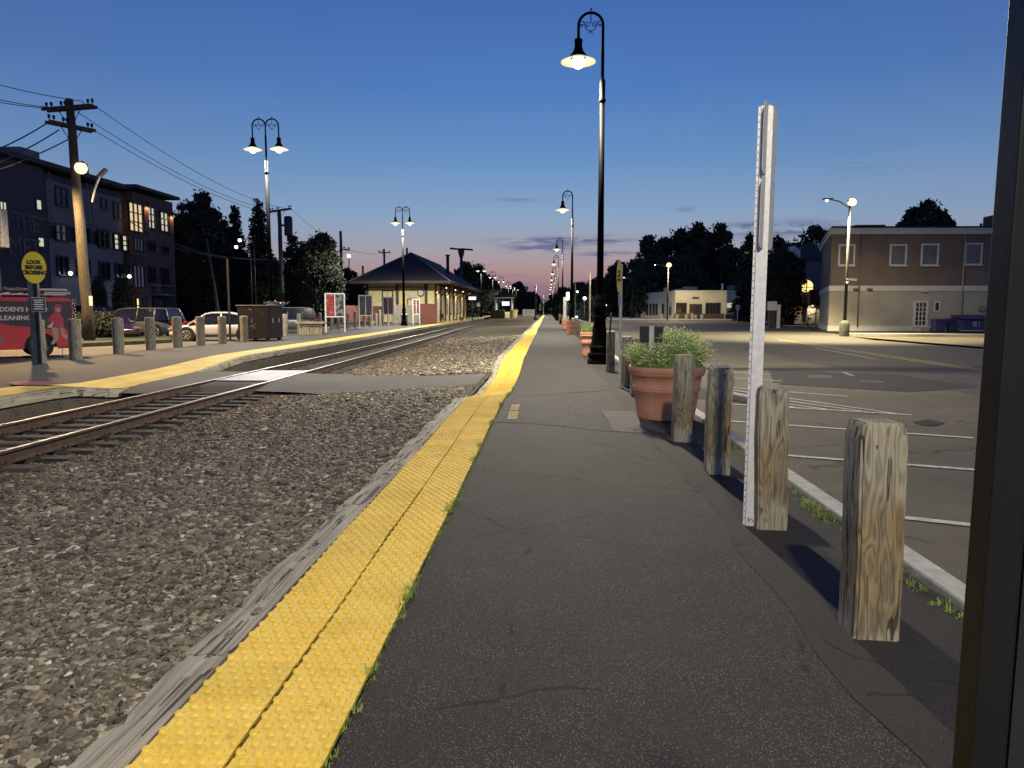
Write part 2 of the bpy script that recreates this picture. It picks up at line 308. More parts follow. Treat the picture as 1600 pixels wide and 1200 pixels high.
# ------------------------------------------------------------------ mesh builder
class MB:
    def __init__(s): s.v = []; s.f = []; s.m = []; s.sm = []; s.mats = []
    def mi(s, m):
        if m not in s.mats: s.mats.append(m)
        return s.mats.index(m)
    def add(s, vs, fs, m, smooth=False, M=None):
        o = len(s.v)
        if M is not None: vs = [M @ Vector(v) for v in vs]
        s.v += [tuple(v) for v in vs]; k = s.mi(m)
        for f in fs: s.f.append(tuple(i+o for i in f)); s.m.append(k); s.sm.append(smooth)
        return s
    def box(s, c, size, m, rz=0, rx=0, ry=0):
        a, b, d = size[0]/2, size[1]/2, size[2]/2
        vs = [(-a, -b, -d), (a, -b, -d), (a, b, -d), (-a, b, -d), (-a, -b, d), (a, -b, d), (a, b, d), (-a, b, d)]
        M = Matrix.Translation(c) @ Euler((rx, ry, rz)).to_matrix().to_4x4()
        return s.add(vs, [(0, 3, 2, 1), (4, 5, 6, 7), (0, 1, 5, 4), (1, 2, 6, 5), (2, 3, 7, 6), (3, 0, 4, 7)], m, M=M)
    def bbox(s, c, size, m, bv=.01, rz=0, rx=0, ry=0):
        bm = bmesh.new(); bmesh.ops.create_cube(bm, size=1)
        for v in bm.verts: v.co = Vector((v.co.x*size[0], v.co.y*size[1], v.co.z*size[2]))
        bmesh.ops.bevel(bm, geom=bm.edges[:], offset=bv, segments=2, affect='EDGES', profile=.5)
        bm.verts.index_update()
        M = Matrix.Translation(c) @ Euler((rx, ry, rz)).to_matrix().to_4x4()
        s.add([v.co.copy() for v in bm.verts], [tuple(v.index for v in f.verts) for f in bm.faces], m, M=M); bm.free(); return s
    def tube(s, pts, r, m, n=8, caps=True, smooth=True):
        pts = [Vector(p) for p in pts]; rs = r if isinstance(r, (list, tuple)) else [r]*len(pts)
        vs = []; prev = None
        for i, p in enumerate(pts):
            d = (pts[min(i+1, len(pts)-1)]-pts[max(i-1, 0)]).normalized()
            if prev is None:
                a = Vector((1, 0, 0)) if abs(d.x) < .8 else Vector((0, 1, 0)); u = d.cross(a).normalized()
            else: u = (prev-d*prev.dot(d)).normalized()
            prev = u; w = d.cross(u)
            for k in range(n): vs.append(p+(u*math.cos(2*PI*k/n)+w*math.sin(2*PI*k/n))*rs[i])
        fs = []
        for i in range(len(pts)-1):
            for k in range(n): fs.append((i*n+k, i*n+(k+1) % n, (i+1)*n+(k+1) % n, (i+1)*n+k))
        s.add(vs, fs, m, smooth)
        if caps:
            o = len(s.v)-len(vs); k_ = s.mi(m)
            s.f.append(tuple(o+k for k in range(n))[::-1]); s.m.append(k_); s.sm.append(False)
            o2 = o+(len(pts)-1)*n; s.f.append(tuple(o2+k for k in range(n))); s.m.append(k_); s.sm.append(False)
        return s
    def lathe(s, prof, m, c=(0, 0, 0), n=24, flute=0, smooth=True):
        vs = []
        for (r, z, *fl) in prof:
            for k in range(n):
                rr = r*(1-(flute if (fl and fl[0]) and k % 2 else 0)); a = 2*PI*k/n
                vs.append((c[0]+rr*math.cos(a), c[1]+rr*math.sin(a), c[2]+z))
        fs = [(i*n+k, i*n+(k+1) % n, (i+1)*n+(k+1) % n, (i+1)*n+k) for i in range(len(prof)-1) for k in range(n)]
        return s.add(vs, fs, m, smooth)
    def sphere(s, c, r, m, n=12, sz=1.0):
        prof = [(r*math.sin(PI*i/n), -r*sz*math.cos(PI*i/n)) for i in range(n+1)]
        return s.lathe([(max(a, 1e-4), b) for a, b in prof], m, c, n=n*2)
    def prism(s, poly, z0, z1, m):             # polygon in XY, extruded in z
        n = len(poly); vs = [(x, y, z0) for x, y in poly]+[(x, y, z1) for x, y in poly]
        fs = [(i, (i+1) % n, n+(i+1) % n, n+i) for i in range(n)]+[tuple(range(n))[::-1], tuple(range(n, 2*n))]
        return s.add(vs, fs, m)
    def ext(s, poly, M, th, m):                # polygon in local XY extruded along local z, placed by M
        n = len(poly); vs = [(x, y, 0) for x, y in poly]+[(x, y, th) for x, y in poly]
        fs = [(i, (i+1) % n, n+(i+1) % n, n+i) for i in range(n)]+[tuple(range(n))[::-1], tuple(range(n, 2*n))]
        return s.add(vs, fs, m, M=M)
    def quad(s, a, b, c, d, m): return s.add([a, b, c, d], [(0, 1, 2, 3)], m)
    def build(s, name, parent=None, **kw):
        me = bpy.data.meshes.new(name); me.from_pydata(s.v, [], s.f)
        for m in s.mats: me.materials.append(m)
        me.polygons.foreach_set('material_index', s.m); me.polygons.foreach_set('use_smooth', s.sm); me.update()
        o = bpy.data.objects.new(name, me); C.objects.link(o)
        if parent: o.parent = parent
        if kw: tag(o, **kw)
        return o
def tag(o, label=None, cat=None, group=None, kind=None):
    if label: o['label'] = label
    if cat: o['category'] = cat
    if group: o['group'] = group
    if kind: o['kind'] = kind
    return o
def empty(name, loc=(0, 0, 0), rz=0, **kw):
    o = bpy.data.objects.new(name, None); C.objects.link(o); o.location = loc; o.rotation_euler = (0, 0, rz); o.empty_display_size = .2
    return tag(o, **kw)
KIDS = {}
def copy_tree(o, loc=None, rz=None, label=None, parent=None):
    c = o.copy(); C.objects.link(c)
    if parent: c.parent = parent
    if loc is not None: c.location = loc
    if rz is not None: c.rotation_euler = (0, 0, rz)
    if label: c['label'] = label
    for ch in [x for x in KIDSRC(o)]: copy_tree(ch, parent=c)
    return c
def KIDSRC(o): return list(o.children)
def np_mesh(name, V, Fq, mat, smooth=False):
    me = bpy.data.meshes.new(name); nv = len(V); nf, k = Fq.shape
    me.vertices.add(nv); me.vertices.foreach_set('co', V.astype(np.float32).ravel())
    me.loops.add(nf*k); me.loops.foreach_set('vertex_index', Fq.astype(np.int32).ravel())
    me.polygons.add(nf); me.polygons.foreach_set('loop_start', np.arange(0, nf*k, k, dtype=np.int32))
    try: me.polygons.foreach_set('loop_total', np.full(nf, k, dtype=np.int32))
    except Exception: pass
    me.polygons.foreach_set('use_smooth', np.full(nf, smooth)); me.update(calc_edges=True)
    for m in (mat if isinstance(mat, (list, tuple)) else [mat]): me.materials.append(m)
    return me
def link(name, me, parent=None, **kw):
    o = bpy.data.objects.new(name, me); C.objects.link(o)
    if parent: o.parent = parent
    return tag(o, **kw)
def text_mesh(txt, size, mat, th=.004, bold=0.0, align='CENTER', sx=1.0, spacing=1.0):
    cu = bpy.data.curves.new('lettering', 'FONT'); cu.body = txt; cu.size = size; cu.extrude = th/2; cu.offset = bold; cu.align_x = align; cu.align_y = 'CENTER'; cu.space_line = .95; cu.space_character = spacing
    cu.resolution_u = 3
    ob = bpy.data.objects.new('lettering', cu); C.objects.link(ob); bpy.context.view_layer.update()
    me = bpy.data.meshes.new_from_object(ob.evaluated_get(bpy.context.evaluated_depsgraph_get()))
    bpy.data.objects.remove(ob); me.materials.clear(); me.materials.append(mat)
    for v in me.vertices: v.co.x *= sx
    return me
def face_M(loc, normal_az):                    # local x right, y up, z out of a vertical face whose normal points at azimuth (from +X, ccw)
    n = Vector((math.cos(normal_az), math.sin(normal_az), 0)); z = Vector((0, 0, 1)); x = z.cross(n)
    return Matrix(((x.x, z.x, n.x, loc[0]), (x.y, z.y, n.y, loc[1]), (x.z, z.z, n.z, loc[2]), (0, 0, 0, 1)))
def put_text(parent, txt, size, mat, loc, az_, **kw):
    me = text_mesh(txt, size, mat, **kw); o = link('lettering', me, parent); o.matrix_local = face_M(loc, az_); return o
def sstep(a, b, x):
    t = min(1, max(0, (x-a)/(b-a))); return t*t*(3-2*t)
rnd = random.Random(7); rng = np.random.default_rng(11)
# ------------------------------------------------------------------ terrain profile
def dipw(Y): return sstep(12.2, 15.8, Y)*(1-sstep(18.2, 24, Y))
def zp(X, Y): return -.30*dipw(Y)*min(1, max(0, (.4-X)/1.8)) + .012*math.sin(Y*.9+X*.7)*sstep(4, 10, Y)
KN = [(-30, -6.5), (9, -6.5), (20, -6.62), (35, -6.95), (60, -7.6), (100, -8.6), (152, -9.8), (260, -12.6), (400, -16.5)]
def tx(Y):                                       # right rail centre line
    for (a, xa), (b, xb) in zip(KN, KN[1:]):
        if Y <= b:
            return xa+(xb-xa)*(Y-a)/(b-a)
    return KN[-1][1]
def txs(Y): return (tx(Y-6)+tx(Y-3)+tx(Y)+tx(Y+3)+tx(Y+6))/5
GAUGE = 1.5
def dipw2(Y): return sstep(13.6, 16.2, Y)*(1-sstep(19.5, 24.5, Y))
def lx(Y): return txs(Y)-3.3+.42*(1-sstep(15, 22, Y))                     # left platform edge
def zl(X, Y): return -.26*dipw2(Y)*min(1, max(0, 1-(lx(Y)-X)/2.2))
def grid(xs, ys, zf, xf=None):
    V = []; Fc = []; nx = len(xs)
    for y in ys:
        for x in xs:
            X = xf(x, y) if xf else x
            V.append((X, y, zf(X, y)))
    for j in range(len(ys)-1):
        for i in range(nx-1): Fc.append((j*nx+i, j*nx+i+1, (j+1)*nx+i+1, (j+1)*nx+i))
    return V, Fc
def struct(name, V, Fc, m, smooth=True):
    b = MB(); b.add(V, Fc, m, smooth); return b.build(name, kind='structure', label=None)
ys_near = [(-14+i*.4) for i in range(100)]+[26+i*4 for i in range(70)]
# base ground
struct('ground', [(-900, -500, -.62), (900, -500, -.62), (900, 1500, -.62), (-900, 1500, -.62)], [(0, 1, 2, 3)], M_ground)
V, Fc = grid([i/8 for i in range(9)], ys_near, zp, lambda u, y: -.72+u*2.0); struct('platform', V, Fc, M_plat)
V, Fc = grid([0, .3, .6, .9], ys_near, lambda X, Y: zp(X, Y)+.004-.05*max(0, X-1.5), lambda u, y: 1.235+u+.035*math.sin(y*1.3)+.025*math.sin(y*3.7)+.01*math.sin(y*11)); struct('platform_verge', V, Fc, M_edge)
# thin tactile bed under the tiles
V, Fc = grid([-1.37, -1.05, -.70], ys_near, lambda X, Y: zp(X, Y)-.03); struct('platform_edge_bed', V, Fc, M_edge)
# ballast bed
GAUGE = 1.5
def zb(X, Y):
    e = txs(Y)+.75
    if X > e: 
        u = (X-e)/(-1.57-e); return -.405+.20*u**1.1
    l = txs(Y)-GAUGE-.8
    if X < l: return -.405-.16*min(1, (l-X)/.8)
    return -.405
V, Fc = grid([i/14 for i in range(15)], ys_near, zb, lambda u, y: (lx(y)+.1)*(1-u)+(-1.5)*u); struct('ballast_bed', V, Fc, M_ball)
# far (left) platform
V, Fc = grid([0, .12, .25, .5, .75, 1], ys_near, zl, lambda u, y: lx(y)-.95-u*(4.2+.42*(1-sstep(15, 22, y)))); struct('far_platform', V, Fc, M_platfar)
# left access road and verge
V, Fc = grid([0, 1], [-10, 20, 60, 100, 200], lambda X, Y: -.09, lambda u, y: (lx(y)-5.15)*(1-u)+(-37)*u); M_lroad = asphalt('access_road_asphalt', (.13, .12, .10), (.19, .175, .14), speck=.1, cracks=.2); struct('access_road', V, Fc, M_lroad)
V, Fc = grid([0, 1], [10, 30, 60, 120, 200], lambda X, Y: .02, lambda u, y: -37-u*60); struct('lawn', V, Fc, M_verge)
# right side: parking lot, street
struct('parking_lot', [(2.32, -14, -.13), (60, -14, -.13), (60, 60, -.13), (40, 150, -.13), (2.32, 150, -.13)], [(0, 1, 2, 3, 4)], M_lot)
struct('street', [(8.2, -14, -.125), (21, -14, -.125), (18.8, 30, -.125), (17.9, 42, -.125), (19.0, 47.5, -.125)], [(0, 1, 2, 3, 4)], M_street)
struct('street', [(8.2, -14, -.124), (19.0, 47.5, -.124), (18.8, 56, -.124), (26, 121, -.124), (16, 240, -.124), (5.5, 240, -.124), (8.6, 120, -.124)], [(0, 1, 2, 3, 4, 5, 6)], M_street)
# sidewalk with kerb beside the brown building
b = MB(); b.prism([(19.6, 48.6), (34, 45.5), (70, 38), (70, 40), (34, 47.6), (19.9, 50.8)], -.5, 0.0, M_conc); b.build('sidewalk', kind='structure')
b = MB(); b.prism([(19.9, 50.85), (34, 47.65), (70, 40.05), (70, 60), (21, 60)], -.5, -.02, M_edge); b.build('service_lane', kind='structure')
b = MB(); b.prism([(12, 121), (60, 121), (90, 160), (10, 160)], -.5, -.02, M_conc); b.build('sidewalk', kind='structure')
# kerb stones of the platform side
def seg_kerb(y0, y1, lab):
    b = MB(); x = 2.14; n = 8
    for i in range(n):
        pass
    L = y1-y0
    b.bbox((x+.075, (y0+y1)/2, -.115), (.15, L-.012, .27), M_curb, .018)
    b.build('kerb_stone', label=lab, cat='kerb stone', group='pale kerb stones between the platform and the parking lot')
yy = 1.6; k = 0
while yy < 60:
    L = 1.9+rnd.random()*.4; seg_kerb(yy, yy+L, 'pale stone kerb piece edging the parking lot beside the timber bollards'); yy += L
# ------------------------------------------------------------------ markings
def line_on(px0, py0, px1, py1, w, m, z=-.121, name='painted_line', lab=None):
    a = G(px0, py0, z); c = G(px1, py1, z); d = (c-a); n = Vector((-d.y, d.x, 0)).normalized()*w/2
    b = MB(); b.add([a-n, c-n, c+n, a+n], [(0, 1, 2, 3)], m); return b.build(name, kind='structure')
for q in ((1330, 799, 1700, 840), (1160, 706, 1541, 735), (1100, 655, 1521, 684), (1110, 629, 1424, 648)): line_on(*q, .10, M_line)
for q in ((1125, 604, 1324, 619), (1128, 607, 1400, 646), (1120, 611, 1345, 642), (1115, 616, 1290, 639), (1118, 621, 1240, 636), (1110, 588, 1222, 595), (1105, 579, 1205, 585)): line_on(*q, .07, M_line)
for q in ((1104, 568, 1148, 571), (1098, 561, 1126, 562.5), (1085, 553, 1110, 555), (1316, 581, 1333, 587), (1345, 595, 1382, 597)): line_on(*q, .10, M_lineworn)
for q in ((1215, 529.6, 1700, 602), (1215, 531, 1700, 605.5)): line_on(*q, .13, M_yline, -.119)
line_on(1380, 533, 1700, 560, .12, M_lineworn, -.119)
line_on(1274, 543.5, 1368, 561, .18, M_lineworn, -.119)
for q in ((1187, 507, 1199, 513), (1224, 506, 1238, 512.5)): line_on(*q, .35, M_lineworn, -.119)
for q in ((1095, 511, 1170, 514), (1213, 516, 1258, 515), (1040, 520, 1095, 528)): line_on(*q, .25, M_lineworn, -.119)
# worn patches in the lot
def patch(name, pts, m, z):
    b = MB(); b.add([G(x, y, z) for x, y in pts], [tuple(range(len(pts)))], m); b.build(name, kind='structure')
patch('patched_asphalt', [(1262, 590), (1303, 590), (1296, 586), (1265, 586)], M_patch, -.120)
patch('patched_asphalt', [(1425, 659), (1450, 655), (1476, 660), (1462, 665), (1440, 664)], M_edge, -.120)
patch('patched_asphalt', [(1085, 622), (1172, 632), (1172, 612), (1090, 606)], M_edge, -.1235)
patch('patched_asphalt', [(1210, 600), (1420, 612), (1540, 606), (1400, 585), (1200, 578)], asphalt('repaired_asphalt', (.035, .034, .03), (.05, .048, .042), cracks=.8), -.1238)
# tar seams and patch of old asphalt on the platform
def seam(pts, w, lift=.004):
    b = MB(); P = [G(x, y, 0) for x, y in pts]
    Q = []
    for a, c in zip(P, P[1:]):
        for i in range(8): Q.append(a.lerp(c, i/8))
    Q.append(P[-1]); vs = []
    for i, p in enumerate(Q):
        ww = w*(.6+.6*rnd.random()); vs += [(p.x, p.y-ww/2, zp(p.x, p.y)+lift), (p.x, p.y+ww/2, zp(p.x, p.y)+lift)]
    fs = [(2*i, 2*i+2, 2*i+3, 2*i+1) for i in range(len(Q)-1)]
    b.add(vs, fs, M_edge); b.build('tar_seam', kind='structure')
seam([(776, 661), (820, 662), (880, 667), (940, 674), (1000, 677), (1062, 678)], .05)
seam([(790, 613), (850, 615), (930, 612), (985, 606)], .05)
seam([(800, 586), (905, 587)], .04)
b = MB(); b.add([tuple(G(x, y, .006)) for x, y in ((940, 642), (990, 642), (1042, 676), (962, 676))], [(0, 1, 2, 3)], M_patch); b.build('old_asphalt_patch', kind='structure')
# stencilled yellow mark on the platform
b = MB()
for (x0, x1, y0, y1, n) in ((800, 813, 632, 641, 5), (796, 811, 642.5, 655, 6)):
    for i in range(n):
        f = i/n; g2 = (i+.62)/n
        b.add([tuple(G(x0+(x1-x0)*f, y0, .018)), tuple(G(x0+(x1-x0)*g2, y0, .018)), tuple(G(x0-3+(x1-x0)*g2, y1, .018)), tuple(G(x0-3+(x1-x0)*f, y1, .018))], [(0, 1, 2, 3)], M_yline)
    b.add([tuple(G(x0, y0+.3, .019)), tuple(G(x1, y0+.3, .019)), tuple(G(x1, y0+1.6, .019)), tuple(G(x0, y0+1.6, .019))], [(0, 1, 2, 3)], M_yline)
b.build('stencil_mark', kind='structure')
# ------------------------------------------------------------------ tactile tiles
TL = .335; TWd = .315
def tile_mesh(w, l):
    b = MB(); g = .003
    b.bbox((w/2, l/2, -.012), (w-2*g, l-2*g, .024), M_yel, .004)
    nx, ny = 5, 6; k = 0
    for j in range(ny):
        for i in range(nx):
            cx = (i+.5+(.25 if j % 2 else -.25))*w/nx; cy = (j+.5)*l/ny
            vs = []
            for (r, z) in ((.0185, 0), (.0165, .0075), (.012, .0105)):
                for a in range(10): vs.append((cx+r*math.cos(2*PI*a/10), cy+r*math.sin(2*PI*a/10), z))
            fs = [(q*10+a, q*10+(a+1) % 10, (q+1)*10+(a+1) % 10, (q+1)*10+a) for q in range(2) for a in range(10)]+[tuple(range(20, 30))]
            b.add(vs, fs, M_yel, True)
    return b
t0 = tile_mesh(TWd, TL).build('tactile_tile'); tag(t0, 'yellow domed tactile tile set in the platform edge strip', 'tactile tile', 'yellow tactile tiles of the near platform strip')
def place_tile(o, x, y, jig):
    z0 = zp(x, y); z1 = zp(x, y+TL); zr = zp(x+TWd, y)
    o.location = (x+jig, y, z0+.016+rnd.random()*.003); o.rotation_euler = (math.atan2(z1-z0, TL), math.atan2(z0-zr, TWd), 0)
first = True; ny = 149
for j in range(ny):
    y = .6+j*TL
    for s in (0, 1):
        if first: o = t0; first = False
        else: o = t0.copy(); C.objects.link(o)
        place_tile(o, -1.362+s*(TWd+.009), y, .003*math.sin(j*.9+s)+rnd.uniform(-.0015, .0015))
V, Fc = grid([-1.36, -1.05, -.735], [.6+ny*TL+i*3 for i in range(60)], lambda X, Y: .018); b = MB(); b.add(V, Fc, M_yel); b.build('tactile_strip', kind='stuff', label='far end of the yellow tactile strip running to the vanishing point', cat='tactile strip')
# left platform strip, as one thing beyond 300 tiles
V = []; Fc = []
ysl = [8+i*.5 for i in range(70)]+[43+i*4 for i in range(40)]
for y in ysl:
    for u in (0, .5, 1): X = lx(y)-.03-u*.98; V.append((X, y, zl(X, y)+.02))
for j in range(len(ysl)-1):
    for i in range(2): Fc.append((j*3+i, j*3+i+1, (j+1)*3+i+1, (j+1)*3+i))
def ribyel():
    m, t, b = newmat('far_tactile_yellow'); g = N(t, 'ShaderNodeNewGeometry'); 
    vo = N(t, 'ShaderNodeTexVoronoi'); vo.inputs['Scale'].default_value = 16; vo.inputs['Randomness'].default_value = 0; t.links.new(g.outputs['Position'], vo.inputs['Vector'])
    n = N(t, 'ShaderNodeTexNoise'); n.inputs['Scale'].default_value = 1.2; n.inputs['Detail'].default_value = 6; t.links.new(g.outputs['Position'], n.inputs['Vector'])
    col = ramp_(t, n.outputs[0], [(.3, (.60, .43, .06)), (.7, (.78, .60, .12))])
    col = mix_(t, .8, col, ramp_(t, vo.outputs['Distance'], [(.2, (1.1, 1.1, 1.1)), (.5, (.75, .72, .6))]), 'MULTIPLY')
    t.links.new(col, b.inputs['Base Color']); b.inputs['Roughness'].default_value = .7; return m
M_yel2 = ribyel()
b = MB(); b.add(V, Fc, M_yel2, True); b.build('tactile_strip', kind='stuff', label='curving yellow tactile strip along the platform across the tracks', cat='tactile strip')
b = MB(); b.add([tuple(G(x, y, .024)) for x, y in ((14, 597), (40, 595), (80, 596), (105, 600), (60, 602), (22, 601))], [tuple(range(6))], simple('faded_red_paint', (.30, .09, .08), .8, nscale=30, namt=.4)); b.build('painted_patch', kind='structure')
# ------------------------------------------------------------------ edge timbers
def edge_beam(y0, y1, seed, lab, near):
    r = random.Random(seed); n = 60 if near else 14; V = []; w = .205
    cols = 7
    ph = [r.random()*6 for _ in range(6)]; kn = [(r.uniform(0, 1), r.uniform(.2, .8)) for _ in range(3)]
    for j in range(n+1):
        v = j/n; y = y0+.008+(y1-y0-.016)*v; 
        lft = .008*math.sin(v*7+ph[0])+.003*math.sin(v*23+ph[1])+.003*math.sin(v*67+ph[2])+(.012 if math.sin(v*17+ph[5]) > .8 else 0)
        if near and abs(v-kn[0][0]) < .03: lft += .03*r.random()
        for i in range(cols):
            u = i/(cols-1); x = -1.375-w*(1-u)+lft*(1-u)**2
            z = zp(x, y)+.012-.014*(1-u)**3*(1+math.sin(v*12+ph[3]))+.004*math.sin(u*23+v*5+ph[4])+(r.uniform(-.001, .001))
            V.append((x, y, z))
        V.append((-1.375, y, zp(-1.375, y)-.12)); V.append((-1.375-w+lft, y, zp(-1.6, y)-.22))
    k = cols+2; Fc = []
    for j in range(n):
        for i in range(k):
            i2 = (i+1) % k if i != cols-1 else cols
            a, b_ = i, (i+1)
            if i == cols-1: a, b_ = cols-1, cols
            elif i == cols: a, b_ = cols, cols+1
            elif i == cols+1: a, b_ = cols+1, 0
            Fc.append((j*k+a, j*k+b_, (j+1)*k+b_, (j+1)*k+a))
    Fc.append(tuple(range(k))[::-1]); Fc.append(tuple(n*k+i for i in range(k)))
    yc = (y0+y1)/2
    V = [(x+1.475, y-yc, z) for x, y, z in V]
    b = MB(); b.add(V, Fc, M_beam, False); o = b.build('edge_timber', label=lab, cat='timber', group='weathered edge timbers along the near platform'); o.location = (-1.475, yc, 0)
    if near:
        for q in range(2):
            kb = MB(); kx, ky = r.uniform(-.06, .05), r.uniform(-1.1, 1.1); kb.lathe([(.001, .003), (.018, .004), (.030, .002), (.036, -.002)], M_postg, n=16); kn_ = kb.build('knot', o); kn_.location = (kx, ky, zp(-1.475, yc+ky)+.011); kn_.scale = (.75, 1.7, 1)
        for q in range(r.choice((1, 2, 2))):
            x = r.uniform(-.05, .05); yb = r.uniform(-.8, .8); bb = MB()
            bb.lathe([(.034, 0), (.034, .004), (.026, .004), (.024, -.003), (.001, -.003)], M_rail, n=14); bb.lathe([(.012, -.003), (.013, .006), (.008, .010), (.001, .011)], M_rail, n=10)
            h = bb.build('bolt', o); h.location = (x, yb, zp(-1.475, yc+yb)+.008)
    return o
yy = .5; k = 0
while yy < 110:
    L = 2.5
    edge_beam(yy, yy+L, 100+k, ['splintered grey edge timber nearest the camera beside the yellow tiles', 'weathered timber with iron bolts, second along the platform edge', 'bleached edge timber, third along the platform edge'][k] if k < 3 else 'bleached grey edge timber further along the near platform edge', yy < 26); yy += L; k += 1
# left platform edging: pale cap and dark timber face
y0 = 8; k = 0
while y0 < 150:
    y1 = y0+3.6; b = MB(); n = 6; V = []
    for j in range(n+1):
        y = y0+.01+(y1-y0-.02)*j/n; e = lx(y); z = zl(e, y)
        V += [(e-.05, y, z+.012), (e+.10, y, z+.012), (e+.10, y, z-.17), (e-.05, y, z-.17)]
    Fc = [(j*4+a, j*4+(a+1) % 4, (j+1)*4+(a+1) % 4, (j+1)*4+a) for j in range(n) for a in range(4)]+[(3, 2, 1, 0), (n*4, n*4+1, n*4+2, n*4+3)]
    b.add(V, Fc, M_beam); o = b.build('edge_timber', label='pale edging timber along the platform across the tracks', cat='timber', group='edging timbers of the far platform')
    f = MB(); V = []
    for j in range(n+1):
        y = y0+(y1-y0)*j/n; e = lx(y); z = zl(e, y); V += [(e+.05, y, z-.165), (e+.05, y, -.7), (e-.2, y, -.7), (e-.2, y, z-.165)]
    f.add(V, Fc, M_tie); f.build('lower_face', o)
    y0 = y1; k += 1
# ------------------------------------------------------------------ track
RZ = -.175
def sweep(b, prof, y0, y1, step, off, m_of, zb_):
    ys = []; y = y0
    while y < y1: ys.append(y); y += step*(1 if y < 60 else 4)
    ys.append(y1); n = len(prof); V = []
    for y in ys:
        x = txs(y)+off
        V += [(x+px, y, zb_+pz) for px, pz in prof]
    for j in range(len(ys)-1):
        for i in range(n):
            b.add([V[j*n+i], V[j*n+(i+1) % n], V[(j+1)*n+(i+1) % n], V[(j+1)*n+i]], [(0, 1, 2, 3)], m_of(i))
RP = [(-.036, 0), (.036, 0), (.036, -.03), (.009, -.042), (.009, -.13), (.07, -.15), (.07, -.16), (-.07, -.16), (-.07, -.15), (-.009, -.13), (-.009, -.042), (-.036, -.03)]
for off, lab in ((0, 'nearer steel rail with polished top'), (-GAUGE, 'farther steel rail beside the far platform')):
    b = MB(); sweep(b, RP, -6, 330, 1.5, off, lambda i: M_railtop if i == 0 else M_rail, RZ); b.build('rail', label=lab, cat='rail', group='rails of the track')
tb = MB(); tb.bbox((0, 0, -.08), (2.55, .22, .17), M_tie, .012); tie = tb.build('railway_tie'); tag(tie, 'dark wooden tie half buried in ballast under the rails', 'railway tie', 'wooden ties under the rails')
def plates(parent):
    for off in (GAUGE/2, -GAUGE/2):
        b = MB(); b.box((off, 0, .008), (.34, .18, .016), M_rail)
        for sx in (-.12, .12):
            b.box((off+sx, .05, .03), (.03, .03, .04), M_rail); b.tube([(off+sx-.03, -.04, .03), (off+sx, -.07, .055), (off+sx+.03, -.03, .03)], .011, M_rail, 5)
        b.build('tie_plate', parent)
plates(tie)
y = 1.0; k = 0
while y < 130:
    if not (16.4 < y < 20.2):
        o = tie if k == 0 else (copy_tree(tie) if y < 45 else tie.copy())
        if y >= 45: C.objects.link(o)
        o.location = (txs(y)-GAUGE/2+rnd.uniform(-.05, .05), y, -.343); o.rotation_euler = (0, 0, rnd.uniform(-.02, .02)+.03); k += 1
    y += .52
# crossing: steel plates between the rails, asphalt path either side
b = MB()
for i in range(2):
    for j in range(3):
        x0 = txs(18)-GAUGE+.10; w = (GAUGE-.2)/2
        b.bbox((x0+w*(i+.5), 17.35+1.0*(j+.5), RZ-.02), (w-.012, .985, .03), M_cpan, .004)
b.build('track_crossing', label='pale steel crossing plates laid between the two rails', cat='crossing')
V, Fc = grid([i/10 for i in range(11)], [16.0+i*.4 for i in range(12)], lambda X, Y: -.19-.09*(1-sstep(16, 17.2, Y)*(1-sstep(19.6, 20.4, Y)))-.03*sstep(0, 1, (X+4)**2/10*0), lambda u, y: (txs(y)+.06)*(1-u)+(-1.62)*u+.0); struct('crossing_path', [(x, y+.08*math.sin(x*3), z-.07*(1 if i % 11 not in (0,) else 0)*math.sin(min(1, max(0, (x-txs(y))/(-1.62-txs(y))))*PI)) for i, (x, y, z) in enumerate(V)], Fc, M_cross)
V, Fc = grid([0, .5, 1], [15.6+i*.5 for i in range(12)], lambda X, Y: -.20-.12*(1-sstep(15.4, 16.4, Y)*(1-sstep(20.2, 21, Y))), lambda u, y: (lx(y)+.08)*(1-u)+(txs(y)-GAUGE-.06)*u); struct('crossing_path', V, Fc, M_cross)
V, Fc = grid([0, .5, 1], [16.1, 16.5, 16.9, 17.3], lambda X, Y: RZ-.035-.14*(1-sstep(16.0, 16.6, Y)), lambda u, y: txs(y)-GAUGE+.09+u*(GAUGE-.18)); struct('crossing_path', V, Fc, M_edge)
# ------------------------------------------------------------------ ballast stones
ico = bmesh.new(); bmesh.ops.create_icosphere(ico, subdivisions=1, radius=1); ico.verts.ensure_lookup_table(); ico.faces.ensure_lookup_table()
IV = np.array([v.co[:] for v in ico.verts]); IF = np.array([[v.index for v in f.verts] for f in ico.faces]); ico.free()
def rocks(xy, size, zfun, name):
    n = len(xy); sh = IV[None]*rng.uniform(.62, 1.25, (n, 12, 1)); sc = np.stack([size*rng.uniform(.7, 1.45, n), size*rng.uniform(.55, 1.1, n), size*rng.uniform(.3, .62, n)], 1)
    v = sh*sc[:, None, :]
    a = rng.uniform(0, 2*PI, n); tlt = rng.normal(0, .42, n)
    ct, st = np.cos(tlt)[:, None], np.sin(tlt)[:, None]; y = v[..., 1]*ct-v[..., 2]*st; z = v[..., 1]*st+v[..., 2]*ct
    ca, sa = np.cos(a)[:, None], np.sin(a)[:, None]; x = v[..., 0]*ca-y*sa; y2 = v[..., 0]*sa+y*ca
    zz = np.array([zfun(px, py) for px, py in xy])+rng.uniform(-.004, .02, n)
    P = np.stack([x+xy[:, 0:1], y2+xy[:, 1:2], z+zz[:, None]], -1).reshape(-1, 3)
    Fq = (IF[None]+np.arange(n)[:, None, None]*12).reshape(-1, 3)
    return P, Fq
xyz = []
